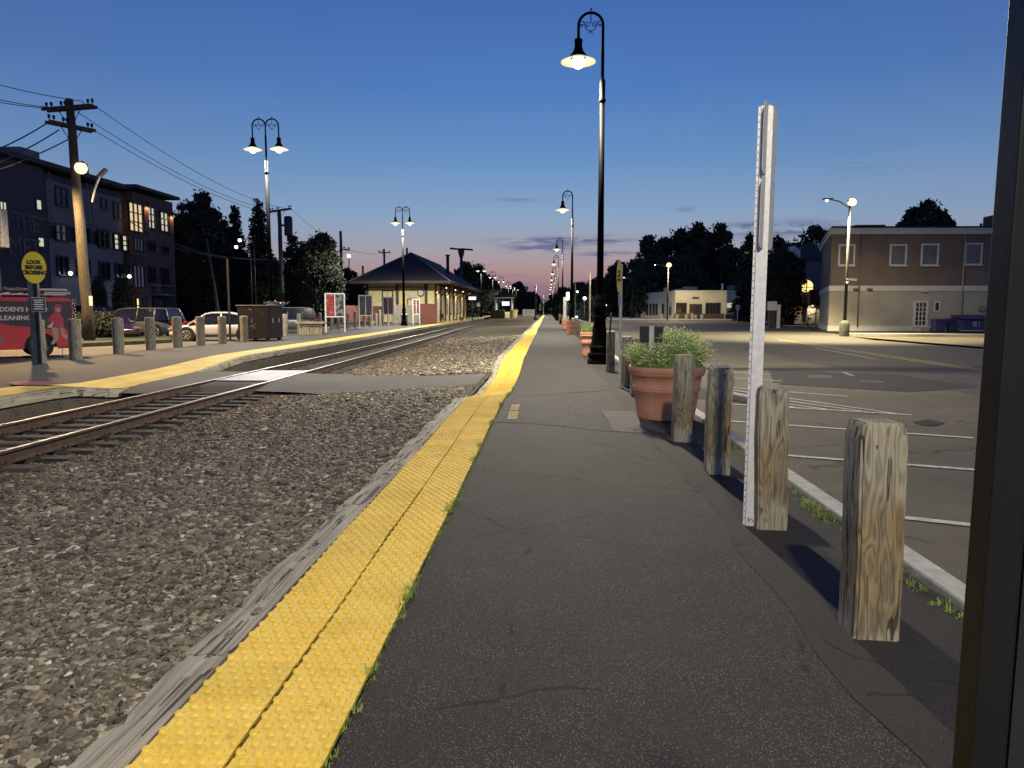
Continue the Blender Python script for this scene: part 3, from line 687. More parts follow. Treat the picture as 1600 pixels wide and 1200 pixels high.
def cand(n, y0, y1, s0):
    y = rng.uniform(y0, y1, n); u = rng.uniform(0, 1, n)
    xr = np.array([lx(q)+.15 for q in y]); xr = np.maximum(xr, -(y*.80+1.0)); x = xr*(1-u)+(-1.60)*u
    sc = s0*np.exp(rng.normal(-.05, .33, n))
    ok = np.ones(n, bool); txv = np.array([txs(q) for q in y])
    ok &= ~((x < txv+.09) & (x > txv-.09)); ok &= ~((np.abs(x-txv+GAUGE) < .09)); ok &= ~((y > 15.7) & (y < 20.6) & (x < txv+.1)) ; ok &= ~((y > 16.3) & (y < 20.1))
    phase = ((y-1.0)/.52) % 1.0; ontie = (np.minimum(phase, 1-phase) < .17) & (x < txv+.55) & (x > txv-2.1)
    ok &= ~(ontie & (rng.random(n) < .93)) & (y < 1e9)
    return np.stack([x, y], 1)[ok], sc[ok]
PV = []; PF = []; o_ = 0
for (n, y0, y1, s0) in ((42000, 1.6, 5.0, .0195), (48000, 5.0, 10.0, .025), (40000, 10.0, 16.4, .029), (30000, 20, 30, .038), (12000, 30, 50, .05)):
    xy, sc = cand(n, y0, y1, s0); P, Fq = rocks(xy, sc, zb, ''); PV.append(P); PF.append(Fq+o_); o_ += len(P)
me = np_mesh('ballast_stones', np.concatenate(PV), np.concatenate(PF), M_rock); link('ballast_stones', me, kind='stuff', label='loose grey brown crushed stone ballast around the track', cat='gravel')
# dead grass straw on the ballast
# ------------------------------------------------------------------ grass tufts
def blades(pts, h, n_per, spread, name, mat, label, w=.004, lean=.6):
    V = []; Fc = []
    for (x, y, z, s) in pts:
        for i in range(n_per):
            a = rnd.random()*2*PI; r = rnd.random()*spread; hh = h*s*rnd.uniform(.4, 1.2); l = rnd.uniform(.2, 1)*lean*hh; b_ = rnd.random()*2*PI
            bx, by = x+r*math.cos(a), y+r*math.sin(a); dx, dy = math.cos(b_)*l, math.sin(b_)*l; px, py = -math.sin(b_)*w, math.cos(b_)*w
            o = len(V)
            V += [(bx-px, by-py, z), (bx+px, by+py, z), (bx+px*.7+dx*.4, by+py*.7+dy*.4, z+hh*.6), (bx-px*.7+dx*.4, by-py*.7+dy*.4, z+hh*.6), (bx+dx, by+dy, z+hh*.95)]
            Fc += [(o, o+1, o+2, o+3), (o+3, o+2, o+4)]
    b = MB(); b.add(V, Fc, mat); return b.build(name, kind='stuff', label=label, cat='grass')
pts = []
y = 1.8
while y < 16:
    dens = .5+.5*math.sin(y*2.1)*math.sin(y*5.3+1)
    if rnd.random() < .25+.75*dens: pts.append((-.724+rnd.uniform(-.02, .022), y, zp(-.7, y)-.005, .45+1.5*dens*dens*rnd.random()))
    y += .028
blades(pts, .052, 13, .026, 'grass', M_grass, 'short green weeds growing along the seam beside the yellow tiles', .0024, 1.1)
pts = [(2.06+rnd.uniform(-.07, .07), 2.6+rnd.random()*.9, -.03, rnd.uniform(.6, 1.6)) for _ in range(60)]+[(2.06+rnd.uniform(-.06, .06), rnd.uniform(2.4, 9), -.03, rnd.uniform(.25, .7)) for _ in range(230)]
blades(pts, .085, 9, .05, 'grass', M_grass, 'grass tufts growing against the pale kerb by the bollards', .0035, .9)
pts = [(-1.6-rnd.random()*.12, rnd.uniform(2, 14), -.2, rnd.uniform(.3, .8)) for _ in range(120)]
blades(pts, .04, 5, .04, 'grass', simple('dead_grass', (.16, .12, .06), .9), 'dry weeds at the foot of the edge timbers', .003)
# ------------------------------------------------------------------ bollards
def bollard(w, h, seed, mat):
    r = random.Random(seed); bm = bmesh.new(); bmesh.ops.create_cube(bm, size=1)
    for v in bm.verts: v.co = Vector((v.co.x*w, v.co.y*w, (v.co.z+.5)*(h+.15)-.15))
    bmesh.ops.bevel(bm, geom=[e for e in bm.edges], offset=.012, segments=2, affect='EDGES')
    bmesh.ops.subdivide_edges(bm, edges=[e for e in bm.edges if abs(e.verts[0].co.z-e.verts[1].co.z) > .4], cuts=16)
    for v in bm.verts:
        z = v.co.z; t = sstep(h-.09, h, z); v.co.x *= 1-.10*t*t; v.co.y *= 1-.10*t*t
        if z > h-.04: v.co.z += .012*math.sin(v.co.x*40+seed)+.008*math.cos(v.co.y*55+seed)+r.uniform(-.006, .006)
        v.co.x += .004*math.sin(z*6+seed)+r.uniform(-.0012, .0012); v.co.y += .003*math.sin(z*7+seed*2)+r.uniform(-.0012, .0012)
    me = bpy.data.meshes.new('timber_bollard'); bm.to_mesh(me); bm.free(); me.materials.append(mat); return me
BM = [bollard(.205, 1.0, s, M_post) for s in range(4)]
BG = 'timber bollards between the platform and the parking lot'
BL = {0: 'weathered timber bollard nearest the camera, standing alone by the grass tuft', 1: 'timber bollard standing right behind the pale steel sign post', 2: 'timber bollard between the steel sign post and the bollard at the big flower pot', 3: 'timber bollard standing in front of the big terracotta flower pot'}
ysB = [3.40, 5.10, 6.8, 8.45, 13.0, 14.65, 18.3]
for i, y in enumerate(ysB):
    o = link('timber_bollard', BM[i % 4], label=BL.get(i, {4: 'timber bollard half hidden behind the left side of the flower pot', 5: 'grey timber bollard just behind the thin oval sign post', 6: 'pair-standing grey bollard right of the black lamp base'}.get(i)), cat='bollard', group=BG)
    o.location = ({0: 1.51, 1: 1.545, 3: 1.55}.get(i, 1.575), y, 0); o.rotation_euler = (rnd.uniform(-.012, .012), rnd.uniform(-.012, .012), [.0, .03, -.04, .02][i % 4])
y = 26.0
while y < 112:
    o = link('timber_bollard', BM[rnd.randrange(4)], label='timber bollard in the close row beyond the tall black lamp post', cat='bollard', group=BG)
    o.location = (1.75+rnd.uniform(-.03, .03), y, 0); o.rotation_euler = (0, rnd.uniform(-.02, .02), rnd.uniform(-.1, .1)); y += 1.68
b = MB(); b.bbox((0, 0, .72), (.05, .04, 1.46), M_postg, .006); o = b.build('timber_stake', label='thin leaning wooden stake beside the black lamp base', cat='stake'); o.location = (1.47, 18.1, 0); o.rotation_euler = (0, .06, 0)
BM2 = []
for s in range(3):
    me = bollard(.36, 1.22, 20+s, M_postg)
    BM2.append(me)
def round_boll(h, r, seed):
    b = MB(); rr = random.Random(seed); prof = []
    for i in range(12): prof.append((r*(1+.03*math.sin(i*1.3+seed)), -.1+(h+.1)*i/11))
    prof += [(r*.9, h+.03), (r*.5, h+.045), (.001, h+.05)]
    b.lathe(prof, M_postg, n=12); return b
RB = []
GB = 'thick round timber bollards behind the far platform'
bp_ = [(62, 568), (119, 562), (186, 553), (236, 547), (278, 543), (314, 540), (348, 537), (382, 534)]
labs = ['thick timber bollard just left of the round yellow crossing sign', 'thick timber bollard at the rear bumper of the red van', 'knotty timber bollard in front of the dark red car', 'timber bollard in front of the silver car grille', 'timber bollard before the front wheel of the white sedan', 'timber bollard before the front door of the white sedan', 'timber bollard before the rear door of the white sedan', 'timber bollard against the dark metal cabinet']
for i, ((px, py), lb) in enumerate(zip(bp_, labs)):
    p = G(px, py, 0); o = round_boll(1.2, .18, i).build('timber_bollard', label=lb, cat='bollard', group=GB); o.location = p
for (px, py), lb in zip([(446, 524), (468, 519), (484, 514), (500, 511)], ['timber bollard just right of the dark metal cabinet', 'timber bollard behind the left end of the low bench', 'timber bollard behind the middle of the low bench', 'timber bollard behind the right end of the low bench']):
    p = G(px, py, 0); o = round_boll(1.25, .17, 3).build('timber_bollard', label=lb, cat='bollard', group=GB); o.location = p
pkt = round_boll(1.15, .15, 5).build('timber_bollard', label='grey timber bollard in the crowded row before the red fence', cat='bollard', group='crowded row of timber bollards near the station'); 
fx = [(519, 514), (529, 513), (544, 511.5), (555, 510.5), (569, 509.5), (578, 509), (588, 508), (594, 507.5), (607, 507), (614, 506.5), (620, 506), (626, 505.5), (637, 505), (641, 505), (650, 504.5), (656, 504), (662, 503.5)]
for i, (px, py) in enumerate(fx):
    o = pkt if i == 0 else pkt.copy()
    if i: C.objects.link(o)
    p = G(px, py, 0); o.location = p; o.scale = (1, 1, rnd.uniform(.9, 1.35))
# ------------------------------------------------------------------ lamps
def add_light(parent, loc, power, colr, r=.12, cone=164):
    ld = bpy.data.lights.new('lamp_light', 'SPOT'); ld.spot_size = math.radians(cone); ld.spot_blend = .4; ld.energy = power; ld.color = colr; ld.shadow_soft_size = r
    lo = bpy.data.objects.new('lamp_light', ld); C.objects.link(lo); lo.parent = parent; lo.location = loc; return lo
pt = D(930, 16, 20.8); LH = pt.z                              # full height of a platform lamp
lant = D(912, 97, 20.8); LZ = lant.z
print('lamp height', LH, 'lantern', LZ)
AR = .33
LG = 'tall black lamp posts along the near platform'
def lamp_base(b):
    b.lathe([(.34, 0), (.34, .10), (.31, .13), (.30, .22), (.33, .25), (.33, .29), (.27, .33), (.26, .42), (.285, .45), (.285, .48), (.245, .52)], M_black, n=32)
    b.lathe([(.245, .52, 1), (.215, .7, 1), (.185, 1.0, 1), (.165, 1.25, 1)], M_black, n=32, flute=.10)
    b.lathe([(.165, 1.25), (.20, 1.28), (.20, 1.33), (.16, 1.37), (.175, 1.45), (.19, 1.55), (.175, 1.68), (.14, 1.76), (.15, 1.8), (.12, 1.85), (.105, 1.95)], M_black, n=32)
def scroll(b, cx, cz, s, r, y=0, n=16):
    pts = []
    for i in range(n):
        a = i/(n-1)*PI*2.6; rr = s*(1-i/(n-1)*.8); pts.append((cx+r*rr*math.cos(a), y, cz+rr*math.sin(a)))
    b.tube(pts, .011, M_black, 5)
def arch(parent, x0, x1, top, emat, lz):
    """arch from the pole at x0 over to the lantern at x1"""
    b = MB(); cx = (x0+x1)/2; R = abs(x1-x0)/2; sg = 1 if x1 > x0 else -1; zc = top-R-.06
    pts = [(x0, 0, zc-.75)]+[(cx-sg*R*math.cos(PI*i/14), 0, zc+R*math.sin(PI*i/14)) for i in range(15)]+[(x1, 0, lz+.62)]
    b.tube(pts, .038, M_black, 8); b.tube([(cx, 0, zc+R), (cx, 0, zc+R+.07)], .012, M_black, 6); b.sphere((cx, 0, zc+R+.09), .028, M_black, 6)
    a = b.build('arch', parent)
    s = MB()
    for q in (-1, 1):
        scroll(s, cx+q*.10, zc+.02, .085, q); s.tube([(cx+q*R*.93, 0, zc+.12), (cx+q*.2, 0, zc+.10), (cx+q*.12, 0, zc-.10), (cx, 0, zc-.15), (cx-q*.05, 0, zc-.21)], .011, M_black, 5)
        scroll(s, cx+q*.25, zc-.0, .045, -q, n=10)
    s.tube([(cx, 0, zc+R-.03), (cx, 0, zc+.06)], .014, M_black, 5); s.build('scrollwork', a)
    L = MB(); L.lathe([(.03, .66), (.055, .62), (.10, .60), (.11, .58), (.10, .40), (.115, .37), (.13, .30), (.20, .20), (.24, .15), (.24, .12)], M_black, (x1, 0, lz), 24); ln = L.build('lantern_housing', parent)
    k = MB(); k.lathe([(.23, .12), (.34, .07), (.47, .015), (.475, 0), (.465, -.003), (.33, .045), (.22, .09)], M_skirt, (x1, 0, lz), 28); k.build('lamp_shade', ln)
    g = MB(); g.sphere((x1, 0, lz-.0), .19, emat, 10, .95); g.build('bulb', ln)  # globe enlarged to stand in for the glare around the lamp
def single_lamp(label):
    r = empty('lamp_post', label=label, cat='lamp post', group=LG)
    b = MB(); lamp_base(b); b.build('base', r)
    p = MB(); jz = LZ-.15-.9
    p.tube([(0, 0, 1.9), (0, 0, jz)], [.098, .068], M_black, 12); p.lathe([(.068, jz-.02), (.10, jz), (.10, jz+.05), (.075, jz+.08), (.078, jz+.55), (.045, jz+.62)], M_black, n=16)
    p.tube([(0, 0, jz+.6), (0, 0, LH-1.1)], .045, M_black, 10); p.build('pole', r)
    arch(r, 0, -.66, LH, E_lamp, LZ); return r
LP = [(1.47, -4.8), (1.47, 20.8), (1.67, 50.6), (1.69, 83), (1.6, 109), (1.6, 138), (1.6, 165), (1.7, 192), (1.7, 218), (1.7, 240), (1.8, 305), (1.9, 367)]
lamp_labels = ['tall black arched lamp post behind the camera', 'tallest looking black arched lamp post with fluted base beside the small flower pot', 'second lit arched lamp post along the near platform', 'third lit arched lamp post along the near platform', 'fourth lit arched lamp post along the near platform']
L0 = single_lamp(lamp_labels[0])
for i, (x, y) in enumerate(LP):
    lb = lamp_labels[i] if i < 5 else 'lit arched lamp post among the distant line above the near platform'
    o = L0 if i == 0 else copy_tree(L0, label=lb)
    o.location = (x, y, 0)
    lamps_done = globals().setdefault('lamps_done', []); lamps_done.append((o, y, i))
for o, y, i in lamps_done:
    if y < 245: add_light(o, (-.9, 0, LZ-.3), 3700 if i == 0 else 6600, (1, .89, .66), .26 if i == 0 else .12)
DG = 'twin arm lamp posts along the far platform'
def double_lamp(H, lz, label):
    r = empty('twin_lamp_post', label=label, cat='lamp post', group=DG)
    b = MB(); lamp_base(b); b.build('base', r); p = MB(); jz = lz-1.2
    p.tube([(0, 0, 1.9), (0, 0, jz)], [.13, .09], M_black, 12); p.lathe([(.09, jz-.02), (.13, jz), (.13, jz+.05), (.09, jz+.08), (.09, jz+.6), (.05, jz+.66)], M_black, n=16)
    p.tube([(0, 0, jz+.6), (0, 0, H-.9)], .05, M_black, 10); p.build('pole', r)
    arch(r, 0, -.70, H, E_lampw, lz); arch(r, 0, .70, H, E_lampw, lz); return r
DH = D(415, 184, 39).z; DZ = D(415, 234, 39).z
dl = [('twin arm lamp post glaring above the dark metal cabinet', (422, 417, 39)), ('twin arm lamp post in front of the station end wall', (630, 480, 72)), ]
d0 = double_lamp(DH, DZ, dl[0][0]); p = D(421, 400, 39); d0.location = (p.x, 39, 0)
d0l = [(d0, 5200)]
for lb, (px, y) in (('twin arm lamp post in front of the station end wall', (631, 72)), ('twin arm lamp post just right of the station roof', (752, 159)), ('twin arm lamp post second right of the station roof', (770, 190)), ('twin arm lamp post third right of the station roof', (783, 219)), ('lit twin lamp post in the distant cluster above the small kiosk', (794.5, 257)), ('lit twin lamp post in the distant cluster above the small kiosk', (801, 279)), ('lit twin lamp post in the distant cluster above the small kiosk', (806.5, 305)), ('lit twin lamp post at the far end of the far platform', (820, 420)), ('lit twin lamp post at the far end of the far platform', (826, 470))):
    c = copy_tree(d0, label=lb); p = D(px, 480, y); c.location = (p.x, y, 0); d0l.append((c, 7500 if y < 80 else 3200))
for o, e in d0l:
    if o.location.y < 330:
        for s in (-.7, .7): add_light(o, (s, 0, DZ-.26), e*(.75 if o.location.y < 60 else .8), (1, .94, .78))
# ------------------------------------------------------------------ near sign post, oval sign, shelter
def u_post(x, y, h, name, label, rz=0, w=.062):
    r = empty(name, (x, y, 0), rz, label=label, cat='sign post')
    b = MB(); b.box((0, 0, h/2-.1), (w, .004, h+.2), M_steel); b.box((-w/2+.002, .014, h/2-.1), (.004, .028, h+.2), M_steel); b.box((w/2-.002, .014, h/2-.1), (.004, .028, h+.2), M_steel)
    b.box((-w/2-.008, .026, h/2-.1), (.016, .004, h+.2), M_steel); b.box((w/2+.008, .026, h/2-.1), (.016, .004, h+.2), M_steel)
    n = int(h/.05)
    for i in range(n):
        b.lathe([(.005, 0), (.0048, -.0)], M_dark, n=6) if False else b.box((-w/2-.009, .0238, .05+i*.05), (.007, .0012, .012), M_grime)
    b.build('post', r); return r
sp = G(1172, 822, 0); st_ = D(1186, 165, sp.y)
SPH = st_.z; print('sign post', sp, SPH)
r = u_post(sp.x, sp.y, SPH, 'sign_post', 'tall pale galvanised sign post with two sign blades seen edge on', -.15)
r.rotation_euler = (0, .006, -.15)
def blade(z0, z1, nm):
    w = .30; rr = .04; poly = []
    for cx, cz, a0 in ((w-rr, z0+rr, -PI/2), (w-rr, z1-rr, 0), (rr, z1-rr, PI/2), (rr, z0+rr, PI)):
        for i in range(5): a = a0+i*PI/8; poly.append((cx+rr*math.cos(a)-w*.5, cz+rr*math.sin(a)))
    ang = math.radians(66)
    M = Matrix.Translation((.035, .06, 0)) @ Matrix.Rotation(ang, 4, 'Z') @ Matrix.Rotation(PI/2, 4, 'X')
    b = MB(); b.ext(poly, M, .004, M_white); b.build(nm, r)
zA = D(1190, 160, sp.y).z; zB = D(1190, 273, sp.y).z; zC = D(1190, 276, sp.y).z; zE = D(1190, 388, sp.y).z
blade(zB, zA, 'sign_blade'); blade(zE, zC, 'sign_blade')
b = MB()
for py in (272, 291, 178): 
    z = D(1177, py, sp.y).z; b.tube([(-.045, .03, z), (-.03, .03, z)], .008, M_steel, 6)
b.build('bolt', r)
b = MB(); b.box((0, -.0035, .05), (.055, .002, .05), M_white); b.box((-.012, -.0055, .045), (.008, .002, .024), M_signblk); b.box((.004, -.0055, .05), (.006, .002, .012), M_signblk); b.box((.016, -.0055, .042), (.006, .002, .014), M_signblk); b.build('sticker', r)
def oval(parent, z, ww, hh, az_, y=.0):
    poly = [(ww/2*math.cos(2*PI*i/32), hh/2*math.sin(2*PI*i/32)) for i in range(32)]
    b = MB(); b.ext(poly, face_M((0, 0, z), az_) , .006, M_signyel); o = b.build('sign_panel', parent); return o
# edge-on oval sign along the near platform
p = G(968, 606, 0); r2 = empty('crossing_sign', (p.x, p.y, 0), label='thin pole with yellow oval crossing sign seen edge on beside grey bollards', cat='sign')
b = MB(); hz = D(968, 405, p.y).z; b.bbox((0, 0, hz/2-.1), (.055, .04, hz+.0), M_white, .006); b.build('post', r2)
zc = D(968, 431, p.y).z; az2 = PI+math.radians(12)+math.atan2(p.x, p.y)*0; oval(r2, zc, .44, .64, math.radians(187), 0).location = (-.035, 0, 0)
o = put_text(r2, 'LOOK\nBEFORE\nCROSSING', .085, M_signblk, (-.045, 0, zc), math.radians(187), th=.003)
b = MB(); b.box((-.036, 0, D(968, 468, p.y).z), (.006, .2, .24), M_signblue); b.build('notice_plate', r2)
bq = MB(); zq = D(968, 468, p.y).z
for i in range(4): bq.box((-.0405, 0, zq+.075-i*.05), (.003, .15-.03*(i % 2), .018), M_white)
bq.build('faded_lines', r2)
# oval sign on the far platform
p = G(66, 568, 0); r3 = empty('crossing_sign', (p.x+.12, p.y-.25, 0), label='yellow oval sign reading LOOK BEFORE CROSSING in front of the red van', cat='sign')
hz = D(66, 432, p.y).z
b = MB(); b.box((0, 0, hz/2), (.09, .05, hz), M_dark); b.build('post', r3); b = MB(); b.bbox((-.13, .1, hz/2+.0), (.22, .2, hz-.0), M_postg, .02); b.build('timber_backing', r3)
azc = math.atan2(-p.y, -p.x); zc = D(64, 419, p.y).z; sc_ = math.hypot(p.x, p.y)/F
ov = oval(r3, zc, 29*p.length/F*.92, 44*p.length/F*.92, azc); nrm = Vector((math.cos(azc), math.sin(azc), 0)); ov.location = nrm*.06
put_text(r3, 'LOOK\nBEFORE\nCROSSING', .15, M_signblk, nrm*.075+Vector((0, 0, zc)), azc, th=.004, bold=.006, sx=.78)
zn = D(68, 476, p.y).z; b = MB(); b.ext([(-.16, -.19), (.16, -.19), (.16, .19), (-.16, .19)], face_M(nrm*.06+Vector((.06, 0, zn)), azc), .006, M_signblue)
b.ext([(-.17, -.2), (.17, -.2), (.17, .2), (-.17, .2)], face_M(nrm*.055+Vector((.06, 0, zn)), azc), .004, M_white); b.build('notice_plate', r3)
bq = MB()
for i in range(5): hw_ = .12-.025*(i % 2); zz_ = .12-i*.06; bq.ext([(-hw_, zz_-.012), (hw_, zz_-.012), (hw_, zz_+.012), (-hw_, zz_+.012)], face_M(nrm*.068+Vector((.06, 0, zn)), azc), .003, M_white)
bq.build('faded_lines', r3)
# transit shelter frame at the right margin
YS = .68; xs = D(1544, 485, YS).x; k_ = .53
r4 = empty('display_stand', (xs, YS, 0), label='dark bronze metal stand closest to the camera along the right edge', cat='stand')
r4.rotation_euler = (0, math.radians(.6), 0)
b = MB(); b.bbox((.028*k_, .03*k_, .93), (.056*k_, .06*k_, 1.86), M_frame, .002); b.build('post', r4)
b = MB(); b.box((.068*k_, .045*k_, .92), (.022*k_, .03*k_, 1.84), M_frame); b.box((.105*k_, .05*k_, .92), (.05*k_, .05*k_, 1.83), M_dark); b.build('mullion', r4)
b = MB(); b.box((.36, .05, .62), (.55, .012, 1.16), M_signblk); b.box((.36, .045, 1.22), (.55, .03, .04), M_frame); b.build('lower_panel', r4)
# ================================================================== PART TWO: buildings, trees, vehicles
class Facade:
    """a vertical wall plane from A to B (seen left to right); photo rectangles are turned into real openings on it"""
    def __init__(s, A, B):
        s.A = Vector((A[0], A[1], 0)); s.B = Vector((B[0], B[1], 0)); d = (s.B-s.A).normalized(); s.d = d; s.n = Vector((d.y, -d.x, 0))
        if s.n.dot(-s.A) < 0: s.n = -s.n
        s.az = math.atan2(s.n.y, s.n.x)
    def hit(s, px, py):
        r_ = ray(px, py); o = Vector((0, 0, CAMZ)); t = (s.A-o).dot(s.n)/r_.dot(s.n); return o+r_*t
    def win(s, parent, rc, glass=None, frame=None, nx=1, ny=1, name='window', fw_=.09, proud=.05, bar=.045):
        x0, y0, x1, y1 = rc; m = (x0+x1)/2
        a = s.hit(x0, (y0+y1)/2); c = s.hit(x1, (y0+y1)/2); t = s.hit(m, y0).z; b_ = s.hit(m, y1).z
        w = (c-a).length; h = t-b_; ctr = Vector(((a.x+c.x)/2, (a.y+c.y)/2, (t+b_)/2))
        return s.winw(parent, ctr, w, h, glass, frame, nx, ny, name, fw_, proud, bar)
    def winw(s, parent, ctr, w, h, glass=None, frame=None, nx=1, ny=1, name='window', fw_=.09, proud=.05, bar=.045):
        glass = glass or M_glass; frame = frame or M_trim
        M = face_M(ctr, s.az); b = MB()
        def bx(cx, cy, sx, sy, z0, z1): b.ext([(cx-sx/2, cy-sy/2), (cx+sx/2, cy-sy/2), (cx+sx/2, cy+sy/2), (cx-sx/2, cy+sy/2)], M @ Matrix.Translation((0, 0, z0)), z1-z0, frame)
        bx(0, h/2+fw_/2, w+2*fw_, fw_, -.03, proud); bx(0, -h/2-fw_/2, w+2*fw_, fw_, -.03, proud*1.3); bx(-w/2-fw_/2, 0, fw_, h, -.03, proud-.003); bx(w/2+fw_/2, 0, fw_, h, -.03, proud-.003)
        for i in range(1, nx): bx(-w/2+w*i/nx, 0, bar, h, .006, proud-.015)
        for j in range(1, ny): bx(0, -h/2+h*j/ny, w, bar, .006, proud-.02)
        o = b.build(name, parent); p_ = MB(); p_.ext([(-w/2, -h/2), (w/2, -h/2), (w/2, h/2), (-w/2, h/2)], M @ Matrix.Translation((0, 0, -.02)), .026, glass); p_.build('pane', o)
        return o
    def box(s, b, rc, m, th=.06, off=0.0):
        x0, y0, x1, y1 = rc; mm = (x0+x1)/2; a = s.hit(x0, (y0+y1)/2); c = s.hit(x1, (y0+y1)/2); t = s.hit(mm, y0).z; b_ = s.hit(mm, y1).z; w = (c-a).length; h = t-b_
        M = face_M(Vector(((a.x+c.x)/2, (a.y+c.y)/2, (t+b_)/2)), s.az)
        b.ext([(-w/2, -h/2), (w/2, -h/2), (w/2, h/2), (-w/2, h/2)], M @ Matrix.Translation((0, 0, off-.02)), th+.02, m)
def lit_fixture(parent, p, c, e, m, r=.08):
    b = MB(); b.sphere(p, r, m, 5); o = b.build('light_fixture', parent)
    if e: add_light(o, (p[0], p[1], p[2]-.0), e, c, .15) if False else None
    return o
# ------------------------------------------------ apartment block on the left
XF = -40.0
ap = empty('apartment_building', (0, 0, 0), label='long dark four storey apartment block with painted letters on its end at left', cat='building')
fA = Facade((XF, 40), (XF, 80))
yB0 = fA.hit(76, 400).y; yC0 = fA.hit(199, 400).y; yC1 = onX(273, 400, XF+.8).y
zR = fA.hit(78, 266).z; zRC = onX(195, 292, XF+.8).z
b = MB(); b.box((XF-8, (38+yB0)/2, zR/2-.3), (16, yB0-38, zR+.6), M_grey2); b.build('wall', ap)
zs_ = fA.hit(120, 358).z
b = MB(); b.box((XF-8.2, (yB0+yC0)/2, zR/2-.3), (16, yC0-yB0, zR+.2), M_grey2); b.box((XF-.10, (yB0+yC0)/2-.3, (zs_+zR-.7)/2), (.3, yC0-yB0-.9, zR-.9-zs_), M_grey1); b.box((XF-.12, (yB0+yC0)/2-.3, (zs_-1)/2-.3), (.25, yC0-yB0-.9, zs_-.6), M_grey3)
b.build('wall', ap)
b = MB(); b.box((XF-7.4, (yC0+yC1)/2, zRC/2-.3), (16.4, yC1-yC0, zRC+.2), M_brick); b.box((XF+.82, (yC0+yC1)/2, 1.6), (.1, yC1-yC0-.3, 3.4), M_grey2); b.build('wall', ap)
b = MB(); b.box((XF-7.7, (38+yC0)/2, zR+.32), (16.5, yC0-38+.4, .35), M_grey2); b.box((XF-7.4, (yC0+yC1)/2+.1, zRC+.26), (17.6, yC1-yC0+.8, .3), M_grey2); b.build('roof_edge', ap)
b = MB(); b.box((XF-3, fA.hit(84, 262).y, zR+1.1), (2.2, 2.2, 1.3), M_grey3); b.build('roof_unit', ap)
fG = Facade((XF+.05, 40), (XF+.05, 80))
for rc in ((78.5, 268, 79.6, 350), (137, 286, 138, 358), (143.5, 289, 144.5, 362)):
    b = MB(); fG.box(b, rc, M_grey3, .06); b.build('trim_board', ap)
MF = M_dark
E_dim = emis('dim_blue_pane', (.18, .20, .30), .22)
for rc, gm, nx, ny in (((86, 294, 102, 321), E_dim, 2, 2), ((157, 312, 164, 324), E_dim, 1, 1), ((177, 318, 190, 341), E_dim, 2, 2), ((86, 352, 102, 375), E_dim, 2, 2), ((119, 356, 138, 378), M_glass, 2, 2), ((153, 361, 167, 386), M_glass, 2, 2), ((177, 366, 184, 389), E_warmwin2, 1, 3), ((190, 369, 197, 391), E_warmwin2, 1, 3), ((89, 402, 104, 429), M_glass, 2, 1), ((120, 406, 138, 430), M_glass, 2, 1), ((155, 411, 169, 436), M_glass, 2, 1), ((180, 413, 187, 432), M_glass, 1, 1), ((192, 415, 199, 432), M_glass, 1, 1), ((57, 313, 64, 327), E_warmwin2, 1, 1), ((60, 372, 68, 385), E_warmwin2, 1, 1), ((0, 316, 9, 328), E_warmwin2, 2, 1)):
    fA.win(ap, rc, gm, MF, nx, ny, fw_=.12, proud=.18 if rc[0] > 75 else .06, bar=.09)
fC = Facade((XF+.8, 60), (XF+.8, 90))
for rc, gm, nx, ny in (((201, 319, 221, 361), E_warmwin, 3, 3), ((230, 325, 240, 356), E_warmwin2, 2, 3), ((250, 333, 261, 361), E_warmwin2, 2, 3), ((209, 373, 222, 391), E_dim, 3, 1), ((232, 377, 241, 392), M_glass, 2, 1), ((253, 383, 262, 395), M_glass, 2, 1), ((208, 416, 224, 448), E_dim, 3, 1), ((232, 418, 241, 440), M_glass, 2, 2), ((252, 420, 262, 442), M_glass, 2, 2), ((212, 467, 227, 488), E_yelwin, 3, 2), ((238, 466, 256, 492), M_glass, 2, 1)):
    fC.win(ap, rc, gm, MF, nx, ny, fw_=.10, proud=.16, bar=.09)
b = MB(); fC.box(b, (222.5, 320, 229.5, 362), M_brick, .22); fC.box(b, (262.5, 334, 268, 366), M_brick, .22); b.build('brick_pier', ap)
b = MB(); fC.box(b, (208, 397, 227, 398.5), M_grey3, .3); fC.box(b, (230, 445, 246, 447), M_grey3, .4); fC.box(b, (252, 446, 268, 448), M_grey3, .4); fC.box(b, (236, 459, 262, 462), M_grey3, .8); b.build('ledge', ap)
for px, py in ((226, 322), (265, 337)):
    p = fC.hit(px, py); q = MB(); q.box((p.x+.35, p.y, p.z+.25), (.2, .2, .3), M_dark); o = q.build('wall_lamp', ap); add_light(o, (p.x+.45, p.y, p.z-.05), 90, (1, .5, .22), .08)
for px, py in ((101, 427), (124, 428), (194, 432)):
    p = fA.hit(px, py); q = MB(); q.sphere((p.x+.5, p.y, p.z), .16, E_led, 6); q.box((p.x+.25, p.y, p.z+.15), (.5, .06, .06), M_dark); q.build('wall_lamp', ap)
for t_, px, py, sz, sx in (('THE', 40, 349, 1.9, .8), ('MET', 38, 388, 2.0, .95)):
    p = fA.hit(px, py); put_text(ap, t_, sz, M_letters, (XF+.06, p.y, p.z), 0, th=.03, sx=sx)
